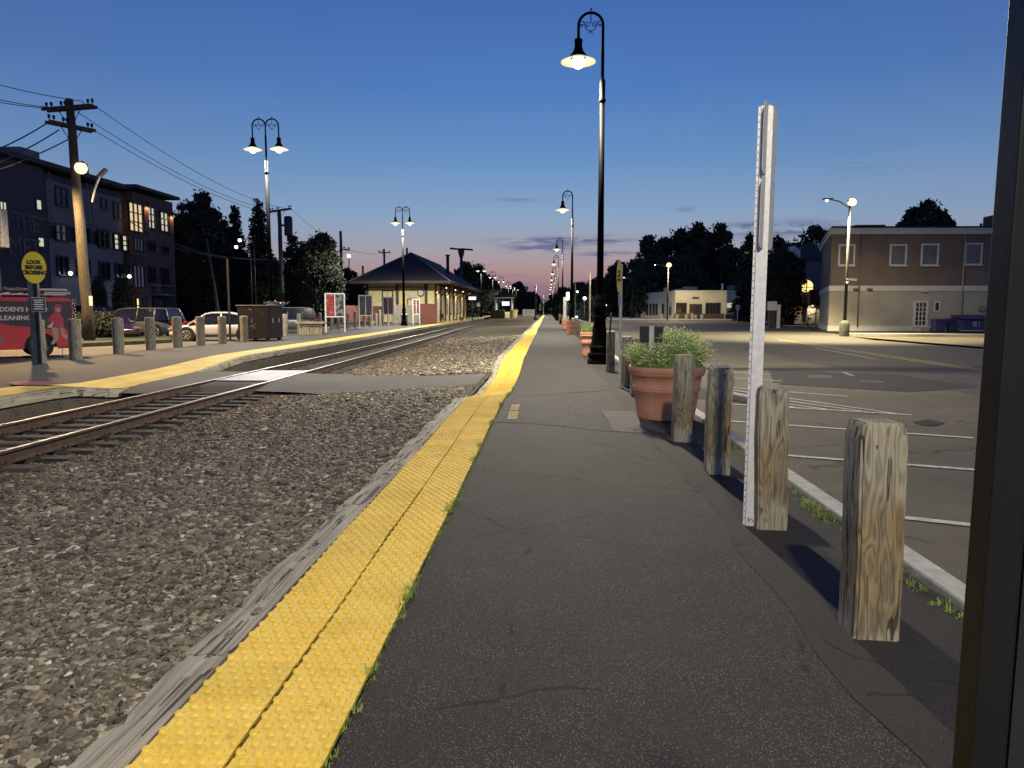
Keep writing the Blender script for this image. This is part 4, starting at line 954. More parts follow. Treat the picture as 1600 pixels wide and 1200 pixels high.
# ------------------------------------------------ station
stn = empty('station_building', (0, 0, 0), label='cream wooden railway station with wide hipped roof beyond the platform posters', cat='building')
SY0, SY1 = 87.0, 122.0; SXL, SXR = -21.2, -13.4; EX0, EX1, EY0, EY1 = -23.0, -11.1, 85.0, 126.0; EZ = D(640, 440, 85).z
RZt = D(628, 395, 92).z; RX = (EX0+EX1)/2
b = MB(); b.box(((SXL+SXR)/2, (SY0+SY1)/2, EZ/2-.1), (SXR-SXL, SY1-SY0, EZ+.3), M_cream)
for i in range(60): pass
b.build('wall', stn)
b = MB(); e = [(EX0, EY0, EZ), (EX1, EY0, EZ), (EX1, EY1, EZ-.1), (EX0, EY1, EZ), (RX, 92.5, RZt), (RX, 119, RZt)]
b.add(e, [(0, 1, 4), (1, 2, 5, 4), (2, 3, 5), (3, 0, 4, 5)], M_roof); b.add([(x, y, z-.16) for x, y, z in e[:4]], [(3, 2, 1, 0)], M_brownt)
rf = b.build('roof', stn)
b = MB()
for a_, c_ in ((e[0], e[1]), (e[1], e[2]), (e[0], e[3])):
    m_ = (Vector(a_)+Vector(c_))/2; L_ = (Vector(a_)-Vector(c_)).length; b.box((m_.x, m_.y, m_.z-.09), (L_ if a_[1] == c_[1] else .12, L_ if a_[0] == c_[0] else .12, .24), M_brownt)
b.tube([(EX0-.1, EY0-.1, EZ+.03), (EX1+.1, EY0-.1, EZ+.03)], .05, M_grey3, 6); b.tube([(EX1+.1, EY0-.1, EZ+.03), (EX1+.1, EY1, EZ-.05)], .05, M_grey3, 6)
for a_, c_ in ((0, 4), (1, 4), (4, 5)): b.tube([Vector(e[a_])+Vector((0, 0, .03)), Vector(e[c_])+Vector((0, 0, .05))], .08, M_grey3, 6)
b.build('eave_trim', rf)
p = D(682, 418, 103); b = MB(); b.tube([(RX+3.2, 103, RZt-2.6), (RX+3.2, 103, D(682, 399, 103).z)], .22, M_dark, 10); b.tube([(RX+3.2, 103, D(682, 400, 103).z), (RX+3.2, 103, D(682, 398, 103).z)], .32, M_dark, 10); b.build('chimney', rf)
b = MB(); b.tube([(RX-.6, 93, RZt-.3), (RX-.6, 93, RZt+.7)], .13, M_dark, 8); b.tube([(RX-5, 88, EZ+.5), (RX-5, 88, EZ+2)], .12, M_dark, 8); b.build('vent_pipe', rf)
fS = Facade((SXL, SY0), (SXR, SY0)); fP = Facade((SXR, SY0), (SXR, SY1))
# end wall: door with dark trim, small door, clock-like lamp, sign
fS.win(stn, (599, 455, 613, 503), M_cream, M_brownt, 2, 1, name='door', fw_=.16)
fS.win(stn, (638, 468, 653, 506), M_cream, M_brownt, 1, 1, name='door', fw_=.12)
b = MB(); fS.box(b, (637, 460, 651, 465), M_trim, .08); b.build('sign_board', stn)
p = fS.hit(657.5, 457.5); b = MB(); b.ext([(.42*math.cos(a*PI/12), .42*math.sin(a*PI/12)) for a in range(24)], face_M((p.x, p.y-.02, p.z), fS.az), .12, M_brownt); b.ext([(.33*math.cos(a*PI/12), .33*math.sin(a*PI/12)) for a in range(24)], face_M((p.x, p.y-.12, p.z), fS.az), .04, M_trim); b.build('round_clock', stn)
b = MB()
for px in (574, 621, 666):
    fS.box(b, (px-2.2, 441, px+2.2, 506), M_brownt, .12)
for rc in ((576, 448, 670, 449.3), (576, 489, 670, 490.4)): fS.box(b, rc, M_brownt, .07)
b.build('corner_board', stn)
b = MB(); fS.box(b, (577, 442, 583, 445), M_trim, .7, .2); b.build('security_camera', stn)
b = MB()
for i in range(64):                                      # clapboard lines of the end wall
    pass
# platform side: brackets, doors, lit windows
for i in range(9):
    y = SY0+1.2+i*4.1
    b = MB(); b.box((SXR+.08, y, EZ/2), (.16, .24, EZ-.2), M_brownt); b.tube([(SXR+.1, y, EZ-1.6), (SXR+.9, y, EZ-.65), (EX1-.3, y, EZ-.2)], .08, M_brownt, 6); b.box(((SXR+EX1)/2, y, EZ-.26), (EX1-SXR, .14, .16), M_brownt); b.build('roof_bracket', stn)
for i in range(8):
    y = SY0+3.2+i*4.1; c_ = Vector((SXR, y, 1.95 if i % 3 == 1 else 2.1))
    lit = i in (0, 1, 3, 5)
    fP.winw(stn, c_, 1.15, 2.9 if i % 3 == 1 else 2.1, E_warmwin2 if lit else M_glass, M_brownt if i % 2 else M_trim, 2, 3, name='door' if i % 3 == 1 else 'window', fw_=.14)
for i in range(4):
    y = SY0+3+i*9; q = MB(); q.lathe([(.05, .1), (.22, 0), (.2, -.02), (.05, -.02)], M_dark, (SXR+1.1, y, EZ-.5), 12); q.sphere((SXR+1.1, y, EZ-.58), .09, E_lamp, 5); o = q.build('canopy_lamp', stn); add_light(o, (SXR+1.1, y, EZ-.75), 260, (1, .80, .50), .1)
b = MB(); b.box((SXR+.8, 108, .5), (.5, 3, .08), M_postg); b.box((SXR+.8, 106.8, .23), (.4, .1, .46), M_postg); b.box((SXR+.8, 109.2, .23), (.4, .1, .46), M_postg); b.build('bench', label='wooden bench against the station wall under the canopy', cat='bench')
# ------------------------------------------------ red fences before the station
fr = empty('wooden_fence', (0, 0, 0), label='low red board fence running behind the poster frames', cat='fence')
def fence_run(parent, x0, y0, x1, y1, h, m, z0=0):
    b = MB(); A = Vector((x0, y0, 0)); B = Vector((x1, y1, 0)); n = max(2, int((B-A).length/.16)); d = (B-A)/n; az_ = math.atan2(d.y, d.x)
    for i in range(n):
        c = A+d*(i+.5); b.box((c.x, c.y, z0+h/2+rnd.uniform(-.02, .02)), (d.length-.015, .03, h), m, rz=az_)
    c = (A+B)/2
    for z in (z0+.3, z0+h-.3): b.box((c.x, c.y+.04, z), ((B-A).length, .05, .09), m, rz=az_)
    return b.build('fence_panel', parent)
a = G(535, 512, 0); c = G(602, 505.5, 0); hF = 1.62
pa, pb = (a.x-.6, a.y+2), (c.x-.6, c.y+2); fence_run(fr, pa[0], pa[1], (pa[0]+pb[0])/2, (pa[1]+pb[1])/2, hF, M_fence, .35); fence_run(fr, (pa[0]+pb[0])/2, (pa[1]+pb[1])/2, pb[0], pb[1], hF, M_fence, .35)
fg = empty('wooden_fence', label='tall grey board fence before the station end wall', cat='fence'); a = D(612, 500, 79); c = D(655, 500, 81)
fence_run(fg, a.x, a.y, c.x, c.y, 2.0, M_postg, .1)
fr2 = empty('wooden_fence', label='tall red board fence at the platform corner of the station', cat='fence'); a = D(655, 500, 82); c = D(683, 500, 84)
fence_run(fr2, a.x, a.y, c.x, c.y, 2.25, M_fence, 0)
# poster frames
def poster_art(name, cols, sc):
    m, t, b_ = newmat(name); tcn = N(t, 'ShaderNodeTexCoord'); n = N(t, 'ShaderNodeTexNoise'); n.inputs['Scale'].default_value = sc; n.inputs['Detail'].default_value = 5; n.inputs['Distortion'].default_value = 1
    t.links.new(tcn.outputs['Object'], n.inputs['Vector']); t.links.new(ramp_(t, n.outputs[0], cols), b_.inputs['Base Color']); b_.inputs['Roughness'].default_value = .3; return m
PA = [poster_art('poster_red', [(.35, (.22, .03, .03)), (.55, (.30, .05, .04)), (.7, (.45, .30, .25))], 4), poster_art('poster_grey', [(.35, (.015, .02, .03)), (.5, (.09, .10, .10)), (.62, (.30, .30, .27)), (.7, (.04, .06, .10))], 4), poster_art('poster_dark', [(.3, (.02, .02, .03)), (.55, (.10, .08, .08)), (.7, (.22, .22, .2))], 6), poster_art('poster_maroon', [(.3, (.10, .02, .04)), (.5, (.20, .05, .07)), (.68, (.30, .27, .3))], 6)]
def poster(px0, px1, ptop, pbot, py_post, Y, mats, lab, turn):
    a = D(px0, 480, Y); w = (px1-px0)*Y/F/math.cos(turn)*1.0; zt = D(px0, ptop, Y).z; zb_ = D(px0, pbot, Y).z
    r_ = empty('poster_frame', (a.x, Y, 0), turn, label=lab, cat='poster board', group='white poster frames on the far platform'); b = MB()
    b.box((0, 0, zt/2), (.10, .16, zt), M_white); b.box((w, 0, zt/2), (.08, .12, zt), M_white); b.build('post', r_)
    f = MB(); f.box((w/2, 0, zt-.04), (w-.09, .10, .08), M_white); f.box((w/2, 0, zb_), (w-.09, .10, .08), M_white); f.box((w/2, -.003, (zt+zb_)/2), (.06, .09, zt-zb_-.09), M_white); f.build('frame', r_)
    for k, m in enumerate(mats):
        q = MB(); q.box((w*(.25+.5*k), 0, (zt+zb_)/2), (w/2-.08, .04, zt-zb_-.1), m); q.build('poster', r_)
poster(508.5, 536, 458, 495, 519, 50, (PA[0], PA[1]), 'white framed poster board with red and grey panels, nearest of the row', .35)
poster(561, 580, 461, 493, 511, 61, (PA[2], PA[2]), 'white framed poster board with two dark panels before the cream wall', .35)
poster(598.5, 613.5, 464, 491, 507, 70, (PA[2], PA[3]), 'white framed maroon poster board in front of the station door', .35)
poster(645, 655, 467, 491, 504, 82-4, (PA[3], PA[3]), 'small white framed red poster board nearest the tall red fence', .35)
# bench / trough
p = G(487, 523.5, 0); r_ = empty('timber_bench', (p.x, p.y, 0), .06, label='low heavy timber bench on a slatted drum base beside the poster boards', cat='bench'); s_ = p.y/F
b = MB(); b.bbox((0, 0, .75), (46*s_, .75, .13), M_postg, .02); b.build('seat', r_); b = MB()
for i in range(9): b.bbox(((i-4)*.155, -.2+.0, .34), (.14, .08, .66), M_postg, .01)
b.box((0, .1, .34), (1.3, .4, .62), M_tie); b.build('base', r_)
# trash can
p = D(632, 498, 74); b = MB(); b.lathe([(.30, 0), (.36, 1.0), (.38, 1.04), (.38, 1.1), (.25, 1.18), (.001, 1.2)], M_conc, (p.x, 74, 0), 16); b.build('litter_bin', label='pale round litter bin standing before the grey board fence', cat='litter bin')
b = MB(); p = D(631, 495, 73); b.lathe([(.30, 1.1), (.33, 2.0), (.36, 2.05), (.001, 2.2)], M_dark, (p.x-.2, 75.5, 0), 12); 
# metal cabinet
p0 = G(372, 531.5, 0); yb = 35.6; xa, xb = D(371, 500, yb).x, D(420, 500, yb).x; hC = D(395, 477, yb).z
cb = empty('metal_cabinet', (xa, yb, 0), label='dark scuffed metal storage cabinet with pale lid edge beside the white sedan', cat='cabinet')
w = xb-xa; dp = 1.9
M_cab = simple('charcoal_cabinet_paint', (.007, .007, .011), .85); b = MB(); b.bbox((w/2, dp/2, hC/2+.05), (w, dp, hC-.14), M_cab, .02); b.build('body', cb)
b = MB(); b.bbox((w/2, dp/2, hC-.01), (w+.12, dp+.12, .05), M_grey3, .008); b.build('lid', cb)
b = MB()
for x in (.15, w-.15):
    for y in (.15, dp-.15): b.box((x, y, .05), (.16, .16, .12), M_dark)
b.build('foot', cb)
b = MB(); b.box((w*.5, -.012, hC/2), (.02, .02, hC-.3), M_grey2)
for (x, z, sx, sz, an) in ((.62, 1.55, .16, .05, .5), (.7, 1.0, .05, .18, .3), (.78, .8, .16, .04, -.4), (.66, .72, .12, .05, .2), (.8, .66, .05, .12, -.2), (1.2, 1.35, .06, .05, .8)): b.box((x*w/1.5, -.006, z), (sx, .006, sz), M_grime, ry=an)
b.build('scuff_mark', cb); b = MB()
for y in (.5, 1.35): b.box((w+.012, y, 1.0), (.03, .05, .22), M_steel)
b.build('handle', cb)
b = MB()
for i in range(14): b.box((w+rnd.uniform(-.4, .5), rnd.uniform(.3, 1.5), hC+.05+rnd.random()*.16), (rnd.uniform(.1, .4), .06, .05), M_grime, rz=rnd.random()*3, ry=rnd.uniform(-.3, .3))
b.build('scrap_pile', label='loose pale scrap lying on top of the dark metal cabinet', cat='scrap').location = (xa, yb, 0)
# thin post left of the cabinet with wire lamp
p = G(360, 533, 0); b = MB(); b.box((p.x, p.y, D(355, 405, p.y).z/2), (.09, .06, D(355, 405, p.y).z), M_dark); b.build('thin_post', label='thin tall dark post between the white sedan and the metal cabinet', cat='post')
# ------------------------------------------------ vehicles
def car(name, L, Wd, H, paint, label, cat, loc, rz, suv=False, group=None, lights=None):
    r_ = empty(name, loc, rz, label=label, cat=cat, group=group); hw = Wd/2; wr = .33 if not suv else .38
    if suv: st = [(-L/2, .75, .95, .86), (-L/2+.15, .98, .97, .9), (-.2*L, 1.05, 1, .97), (.18*L, 1.03, 1, .97), (.34*L, .98, .98, .95), (.45*L, .90, .93, .9), (L/2, .70, .85, .8)]
    else: st = [(-L/2, .62, .86, .8), (-L/2+.12, .86, .93, .88), (-.32*L, .94, .99, .93), (-.1*L, .93, 1, .97), (.16*L, .92, 1, .96), (.3*L, .86, .97, .92), (.43*L, .74, .92, .86), (L/2-.05, .60, .82, .76), (L/2, .5, .76, .7)]
    b = MB(); V = []; zb_ = .22
    for x, zt, wf, wt_ in st:
        V += [(x, -hw*wf*.9, zb_), (x, -hw*wf, zb_+.16), (x, -hw*wf*1.0, (zb_+zt)/2+.05), (x, -hw*wt_, zt-.10), (x, -hw*wt_*.86, zt), (x, 0, zt+.03), (x, hw*wt_*.86, zt), (x, hw*wt_, zt-.10), (x, hw*wf, (zb_+zt)/2+.05), (x, hw*wf, zb_+.16), (x, hw*wf*.9, zb_)]
    k = 11; Fc = [(j*k+i, j*k+(i+1) % k, (j+1)*k+(i+1) % k, (j+1)*k+i) for j in range(len(st)-1) for i in range(k)]+[tuple(range(k))[::-1], tuple((len(st)-1)*k+i for i in range(k))]
    b.add(V, Fc, paint, True); bo = b.build('body', r_)
    md = bo.modifiers.new('s', 'SUBSURF'); md.levels = 1; md.render_levels = 1
    zbelt = .92 if not suv else 1.02
    if suv: cb_ = [(-L/2+.12, zbelt), (-L/2+.35, H-.05), (-.3*L, H), (.1*L, H), (.2*L, H-.08), (.33*L, zbelt)]
    else: cb_ = [(-.40*L, zbelt-.02), (-.25*L, H-.10), (-.14*L, H), (.03*L, H), (.10*L, H-.05), (.29*L, zbelt-.06)]
    def frustum(b, pts, wb, wt2, m, z_in=0):
        n = len(pts); V = []
        for x, z in pts:
            f = (z-zbelt)/(H-zbelt); ww = wb*(1-f)+wt2*f; V += [(x, -ww, z), (x, ww, z)]
        Fc = [(2*i, 2*i+2, 2*i+3, 2*i+1) for i in range(n-1)]+[tuple(2*i for i in range(n))[::-1], tuple(2*i+1 for i in range(n)), (1, 0, 2*n-2, 2*n-1)]
        b.add(V, Fc, m)
    b = MB(); frustum(b, cb_, hw*.90, hw*.70, M_carglass); b.build('windows', r_)
    b = MB(); 
    for sgn in (-1, 1):
        pts = []
        for x, z in cb_: f = (z-zbelt)/(H-zbelt); pts.append((x, sgn*(hw*.90*(1-f)+hw*.70*f), z))
        b.tube(pts, .045, paint, 6); xm = -.05*L; b.tube([(xm, sgn*hw*.9, zbelt), (xm-.04, sgn*hw*.71, H-.02)], .035, paint, 5)
        if suv: b.tube([(-.28*L, sgn*hw*.9, zbelt), (-.28*L, sgn*hw*.71, H-.02)], .06, paint, 5)
    q = [(x, z) for x, z in cb_ if z > H-.12]; V = []
    for x, z in q: V += [(x, -hw*.71, z+.012), (x, 0, z+.05), (x, hw*.71, z+.012)]
    b.add(V, [(3*i, 3*i+3, 3*i+4, 3*i+1) for i in range(len(q)-1)]+[(3*i+1, 3*i+4, 3*i+5, 3*i+2) for i in range(len(q)-1)], paint, True); b.build('roof', r_)
    for wx in (-.30*L, .31*L):
        for sgn in (-1, 1):
            w_ = MB(); a_ = (wx, sgn*(hw-.20), wr); c_ = (wx, sgn*(hw+.005), wr); w_.tube([(wx, sgn*(hw-.12), wr+.02), (wx, sgn*(hw-.006), wr+.02)], wr+.075, M_rubber, 24); w_.tube([a_, c_], wr, M_rubber, 24); wo_ = w_.build('wheel', r_)
            m_ = MB(); y = sgn*(hw+.008); m_.tube([(wx, y-sgn*.01, wr), (wx, y, wr)], wr*.18, M_rim, 10)
            for s_ in range(7):
                an = s_*2*PI/7; m_.tube([(wx+.05*math.cos(an), y, wr+.05*math.sin(an)), (wx+wr*.66*math.cos(an), y, wr+wr*.66*math.sin(an))], .022, M_rim, 4)
            m_.tube([(wx+wr*.66*math.cos(s_*PI/10), y, wr+wr*.66*math.sin(s_*PI/10)) for s_ in range(21)], .018, M_rim, 4); m_.build('rim', wo_)
    zl_ = .66 if not suv else .82
    for sgn in (-1, 1):
        b = MB(); b.bbox((L/2-.13, sgn*hw*.66, zl_-.02), (.26, .34, .13), E_head if lights else M_grime, .03, ry=.25); b.build('headlight', r_)
        b = MB(); b.bbox((-L/2+.07, sgn*hw*.72, zl_+.08), (.16, .30, .16), simple('tail_red', (.25, .01, .01), .3) if 'tail_red' not in MATS else MATS['tail_red'], .03); b.build('taillight', r_)
        b = MB(); b.bbox((.20*L, sgn*(hw+.08), zbelt+.06), (.12, .17, .12), paint, .03); b.build('wing_mirror', r_)
    b = MB(); b.box((L/2-.03, 0, .42), (.12, hw*1.2, .14), M_rubber); b.box((0, 0, .27), (L*.5, Wd*.96, .1), M_rubber); b.build('bumper_trim', r_)
    return r_
P_white = simple('car_paint_pearl', (.62, .62, .60), .25, .1, 2, .05, coat=.6); P_silver = simple('car_paint_silver', (.16, .16, .165), .28, .5, 2, .05, coat=.6); P_maroon = simple('car_paint_maroon', (.035, .006, .012), .25, coat=.8); P_navy = simple('car_paint_navy', (.02, .022, .05), .25, coat=.8); P_orange = simple('car_paint_copper', (.13, .055, .02), .3, coat=.6); P_grey = simple('car_paint_grey', (.12, .12, .125), .3, .3, coat=.5)
def on_ground(px, py, z=-.09): return G(px, py, z)
p = D(316, 500, 37.5); car('parked_car', 4.6, 1.8, 1.46, P_white, 'pearl white sedan parked side on behind the bollards', 'car', (p.x+.45, 38.3, -.09), PI+.30)
p = D(222, 500, 43); car('parked_car', 4.7, 1.85, 1.70, P_silver, 'silver grey car parked just left of the white sedan', 'car', (p.x+.6, 41.8, -.09), PI*.5+1.5, True)
p = D(192, 500, 40); car('parked_car', 4.3, 1.78, 1.42, P_maroon, 'dark maroon car with glinting headlight behind the knotty bollard', 'car', (p.x-.6, 39.6, -.09), -.62)
p = D(218, 500, 46); car('parked_car', 4.4, 1.8, 1.5, P_orange, 'copper orange car parked between the maroon and silver cars', 'car', (p.x-1.1, 45.4, -.09), -.60)
p = D(150, 500, 41); car('parked_car', 4.6, 1.8, 1.45, P_navy, 'dark navy sedan parked behind the utility pole and shrub', 'car', (p.x+.2, 40.5, -.09), -.30)
p = D(146, 500, 52); car('parked_car', 4.7, 1.9, 1.9, P_navy, 'dark blue suv farther back behind the utility pole', 'car', (p.x, 52, -.09), -.3, True)
p = D(352, 500, 50); car('parked_car', 4.6, 1.8, 1.5, P_navy, 'dark sedan roof showing behind the white sedan', 'car', (p.x, 50, -.09), .2)
p = D(447, 500, 52.5); car('parked_car', 4.5, 1.85, 1.78, P_grey, 'grey suv parked right of the dark metal cabinet', 'car', (p.x-.2, 53.0, -.09), PI+.22, True)
b = MB(); b.box((0, 0, 0), (1, 1, 1), M_dark)
p = D(906, 488, 118); car('driving_car', 4.5, 1.8, 1.5, P_navy, 'oncoming car with glowing headlights on the street at distance', 'car', (p.x, 118, -.12), -PI/2, lights=True)
# red work van, side towards us
vy = 24.6; pv = D(114, 500, vy); vang = math.radians(-40-90+180)          # local +x runs from front (left) to rear (right)
vr = empty('work_van', (pv.x, pv.y, -.09), math.radians(42), label='red and charcoal wrapped work van with roof ladders parked at far left', cat='van')
VL, VH, VW = 6.2, 2.02, 1.9
def vprism(poly, y0, y1, m, nm, parent=None):       # polygon in local x,z, extruded in y
    b = MB(); n = len(poly); vs = [(x, y0, z) for x, z in poly]+[(x, y1, z) for x, z in poly]; b.add(vs, [(i, (i+1) % n, n+(i+1) % n, n+i) for i in range(n)]+[tuple(range(n)), tuple(range(n, 2*n))[::-1]], m); return b.build(nm, parent or vr)
wcx = -.98; wrr = .37; arch_pts = [(wcx+.47*math.cos(a), .38+.47*math.sin(a)) for a in [PI-PI*i/12 for i in range(13)]]
body = [(-VL, .30)]+[(-VL+1.0, .30)]+[(wcx-.47, .30)]+arch_pts+[(wcx+.47, .36), (0, .42), (0.03, .6), (0, VH-.1), (-.12, VH), (-VL+1.9, VH), (-VL+.9, 1.25), (-VL, 1.0)]
vprism(body, 0, VW, M_redwrap, 'body')
vprism([(-.02, 1.0), (-.02, VH-.12), (-VL+2.0, VH-.12), (-VL+1.7, 1.35), (-3.4, 1.22), (-2.4, 1.28), (-1.75, 1.10), (-1.2, 1.04), (-.5, .93)], -.006, .02, M_darkwrap, 'side_graphic')
vprism([(-4.0, .62), (-3.0, .80), (-2.15, .74), (-1.98, .66), (-2.0, .55), (-2.6, .50), (-2.9, .42), (-3.5, .40), (-4.0, .45)], -.008, .01, M_grime, 'silver_graphic')
vprism([(-4.0, .55), (-3.0, .70), (-2.2, .62), (-2.3, .58), (-3.0, .62), (-4.0, .48)], -.014, .0, M_darkwrap, 'silver_graphic')
vprism([(-.15, .55), (-.02, .5), (-.02, .62), (-.5, .84), (-.6, .84)], -.009, .01, M_redwrap, 'side_graphic')
for wx in (wcx, -VL+1.1):
    for yy_ in (.02, VW-.22):
        b = MB(); b.tube([(wx, yy_, wrr), (wx, yy_+.2, wrr)], wrr, M_rubber, 28); wv = b.build('wheel', vr); b = MB(); b.lathe([(.001, 0), (.2, 0), (.22, .02)], M_grime, n=16); rr_ = b.build('rim', wv); rr_.location = (wx, yy_-.004, wrr); rr_.rotation_euler = (PI/2, 0, 0)
b = MB(); b.box((wcx, .25, .6), (.9, .4, .5), M_rubber); b.box((.06, VW/2, .42), (.12, VW, .12), M_dark); b.tube([(-.35, .1, .32), (-.35, .1, .0)], .01, M_dark, 4); b.build('bumper', vr)
b = MB()
for z in (VH+.12, ):
    for yy_ in (.12, .45): b.bbox((-2.6, yy_, z), (4.9, .05, .07), M_steel, .01)
    for i in range(14): b.box((-4.9+i*.35, .285, z), (.04, .30, .04), M_steel)
for i in range(10): b.box((-.9-i*.18, .06+.02*(i % 3), VH+.18+.10*(i % 2)), (.22, .10, .08), M_grime if i % 2 else M_dark, ry=rnd.uniform(-.5, .5))
b.bbox((-.9, .3, VH+.27), (1.6, .3, .06), M_trim, .01); b.bbox((-.4, .2, VH+.16), (.75, .3, .07), M_trim, .01); b.build('roof_ladder', vr)
b = MB()
for i in range(26): b.sphere((.04+.05*math.sin(i*1.9), -.03+.03*math.cos(i*2.3), VH-.05-i*.03), .022, M_railtop, 4)
b.build('hanging_chain', vr)
put_text(vr, "MADDEN'S HOOD", .205, M_pink, (-1.54, -.012, VH-.40), -PI/2, th=.004, bold=.006, sx=.95)
put_text(vr, "CLEANING", .205, M_pink, (-1.70, -.012, VH-.68), -PI/2, th=.004, bold=.006, sx=1.0)
# printed figure of a worker on the van side: flat shapes as in the wrap
def decal(poly, m, k=0):
    vprism([(x, z) for x, z in poly], -.0105-.0025*k, -.004, m, 'printed_worker')
tan = simple('print_tan', (.42, .26, .19), .5); redp = simple('print_red', (.42, .05, .08), .5)
decal([(-.62, 1.0), (-.66, 1.25), (-.62, 1.45), (-.5, 1.55), (-.36, 1.5), (-.28, 1.3), (-.3, 1.0)], redp)
decal([(-.60, 1.45), (-.75, 1.30), (-.72, 1.18), (-.52, 1.28), (-.48, 1.4)], redp, 1)
decal([(-.50, 1.55), (-.52, 1.66), (-.44, 1.73), (-.34, 1.66), (-.36, 1.53)], tan, 1)
decal([(-.55, 1.66), (-.5, 1.78), (-.38, 1.80), (-.31, 1.70), (-.28, 1.66)], redp, 2)
decal([(-.64, 1.0), (-.62, .62), (-.70, .45), (-.60, .45), (-.46, .62), (-.44, 1.0)], tan)
decal([(-.42, 1.0), (-.36, .72), (-.22, .62), (-.12, .60), (-.16, .72), (-.26, .80), (-.28, 1.0)], tan)
decal([(-.58, 1.22), (-.78, 1.04), (-.64, .98)], M_trim, 2)
# ------------------------------------------------ utility poles and wires
def upole(px_b, py_b, px_t, py_t, Y, r0, r1, name, label, arms, extras=None):
    zb_ = 0; a = D(px_b, py_b, Y); a.z = 0; t = D(px_t, py_t, Y); r_ = empty(name, a, label=label, cat='utility pole'); t = t-a
    b = MB(); n = 8; b.tube([t*(i/n)+Vector((.02*math.sin(i*2), 0, 0)) for i in range(n+1)], [r0+(r1-r0)*i/n for i in range(n+1)], M_pole, 12); b.build('pole', r_)
    for (xa_, ya_, xb_, yb_, dy) in arms:
        A = D(xa_, ya_, Y-dy)-a; B = D(xb_, yb_, Y+dy)-a; q = MB(); d = B-A; az_ = math.atan2(d.y, d.x); m_ = (A+B)/2
        for off in (-.16, .16): q.box((m_.x-off*math.sin(az_)*1.0, m_.y+off*math.cos(az_), m_.z), (d.length, .10, .14), M_pole, rz=az_, ry=-math.atan2(d.z, math.hypot(d.x, d.y)))
        ca = q.build('crossarm', r_); q = MB()
        for f in (.04, .14, .34, .42, .88, .97): s_ = A+d*f; q.lathe([(.02, .05), (.02, .17), (.05, .18), (.065, .22), (.05, .25), (.07, .29), (.045, .34), (.001, .35)], M_dark, s_, 10)
        for sg in (-1, 1): q.tube([m_+d*.25*sg, Vector((t.x*(m_.z-.8)/t.z, 0, m_.z-.85))], .02, M_dark, 5)
        q.build('insulator', ca)
    return r_, a
u1, a1 = upole(140, 528, 108, 155, 34, .25, .17, 'utility_pole', 'large leaning wooden utility pole with two crossarms and lamp at left', [(70, 172, 147, 166, -.25), (74, 190, 146, 205, 0.9)])
p = D(121, 261, 33.5)-a1; b = MB(); b.tube([(p.x-.1, .45, p.z-.15), (p.x, .2, p.z+.25), (p.x+.05, -.2, p.z+.3)], .04, M_dark, 6); b.lathe([(.02, .18), (.16, .1), (.2, -.02)], M_dark, (p.x, -.25, p.z+.12), 12); la = b.build('street_light', u1); b = MB(); b.sphere((p.x, -.25, p.z), .27, E_sod, 8); b.build('bulb', la); add_light(u1, (p.x-.6, -3.2, p.z-.4), 8500, (1, .64, .28), .2)  # oversized sodium globe, its size imitates the flare
b = MB(); q = D(143, 290, 33.7)-a1; b.tube([(q.x-.2, 0, q.z-.7), (q.x, 0, q.z), (q.x+.25, 0, q.z+.5)], .04, M_steel, 6); b.bbox((q.x+.36, 0, q.z+.62), (.55, .28, .14), M_grime, .04, ry=-.7); b.build('cobra_head', u1)
b = MB(); q = D(137, 470, 33.6)-a1; b.box((q.x+.1, -.32, q.z), (.16, .02, .45), M_steel); b.tube([(q.x-.9, -.1, .2), (q.x-.15, -.28, q.z+2.5)], .05, M_steel, 6) if False else None; b.build('metal_tag', u1)
u2, a2 = upole(443, 500, 436, 328, 72, .26, .18, 'utility_pole', 'dark utility pole with crossarm and transformer behind the twin arm lamp', [(421, 331, 455, 326, 0)])
b = MB(); q = D(445, 352, 72)-a2; b.lathe([(.001, -1), (.38, -1), (.40, -.9), (.40, .75), (.3, .85), (.001, .9)], M_dark, (q.x+.35, 0, q.z), 14); b.box((q.x-.1, 0, q.z), (.5, .1, .2), M_dark); b.build('transformer', u2)
u3, a3 = upole(535, 470, 532, 361, 90, .24, .16, 'utility_pole', 'leaning bare utility pole rising above the trees left of the station', [(533, 389, 546, 391, 0)])
u4, a4 = upole(601, 440, 600, 389, 118, .22, .16, 'utility_pole', 'distant utility pole with crossarm poking above the station roof', [(591, 394, 610, 395, 0)])
u5, a5 = upole(345, 500, 322, 372, 60, .14, .1, 'utility_pole', 'thin leaning bare pole between the large tree and white sedan', [])
def wire(pts3, label, r_=.018, sag=.6):
    b = MB()
    for A, B in zip(pts3, pts3[1:]):
        A = Vector(A); B = Vector(B); n = 14; b.tube([A.lerp(B, i/n)-Vector((0, 0, 4*sag*(i/n)*(1-i/n))) for i in range(n+1)], r_, M_dark, 4)
    return b.build('power_line', label=label, cat='power line', group='overhead wires at the utility poles')
wire([D(-90, 106, 30), D(128, 158, 34), D(146, 164, 34)], 'topmost wire reaching the big utility pole from the left', sag=.15)
wire([D(-90, 130, 30), D(72, 167, 34)], 'second wire reaching the big utility pole from the left', sag=.15)
wire([D(-90, 139, 30), D(90, 170, 34)], 'third wire reaching the big utility pole from the left', sag=.15)
wire([D(146, 164, 34), D(455, 327, 72)], 'highest wire between the two crossarm poles', sag=.9)
wire([D(110, 168, 34), D(436, 329, 72)], 'middle wire between the two crossarm poles', sag=.9)
wire([D(146, 203, 34), D(424, 333, 72)], 'lowest wire between the two crossarm poles', sag=.6)
wire([D(455, 327, 72), D(545, 390, 90), D(608, 394, 118)], 'wire descending from the transformer pole toward the station', sag=.4)
wire([D(-90, 262, 26), D(74, 192, 33.3)], 'steep thick wire rising from left to lower crossarm', .03, .2)
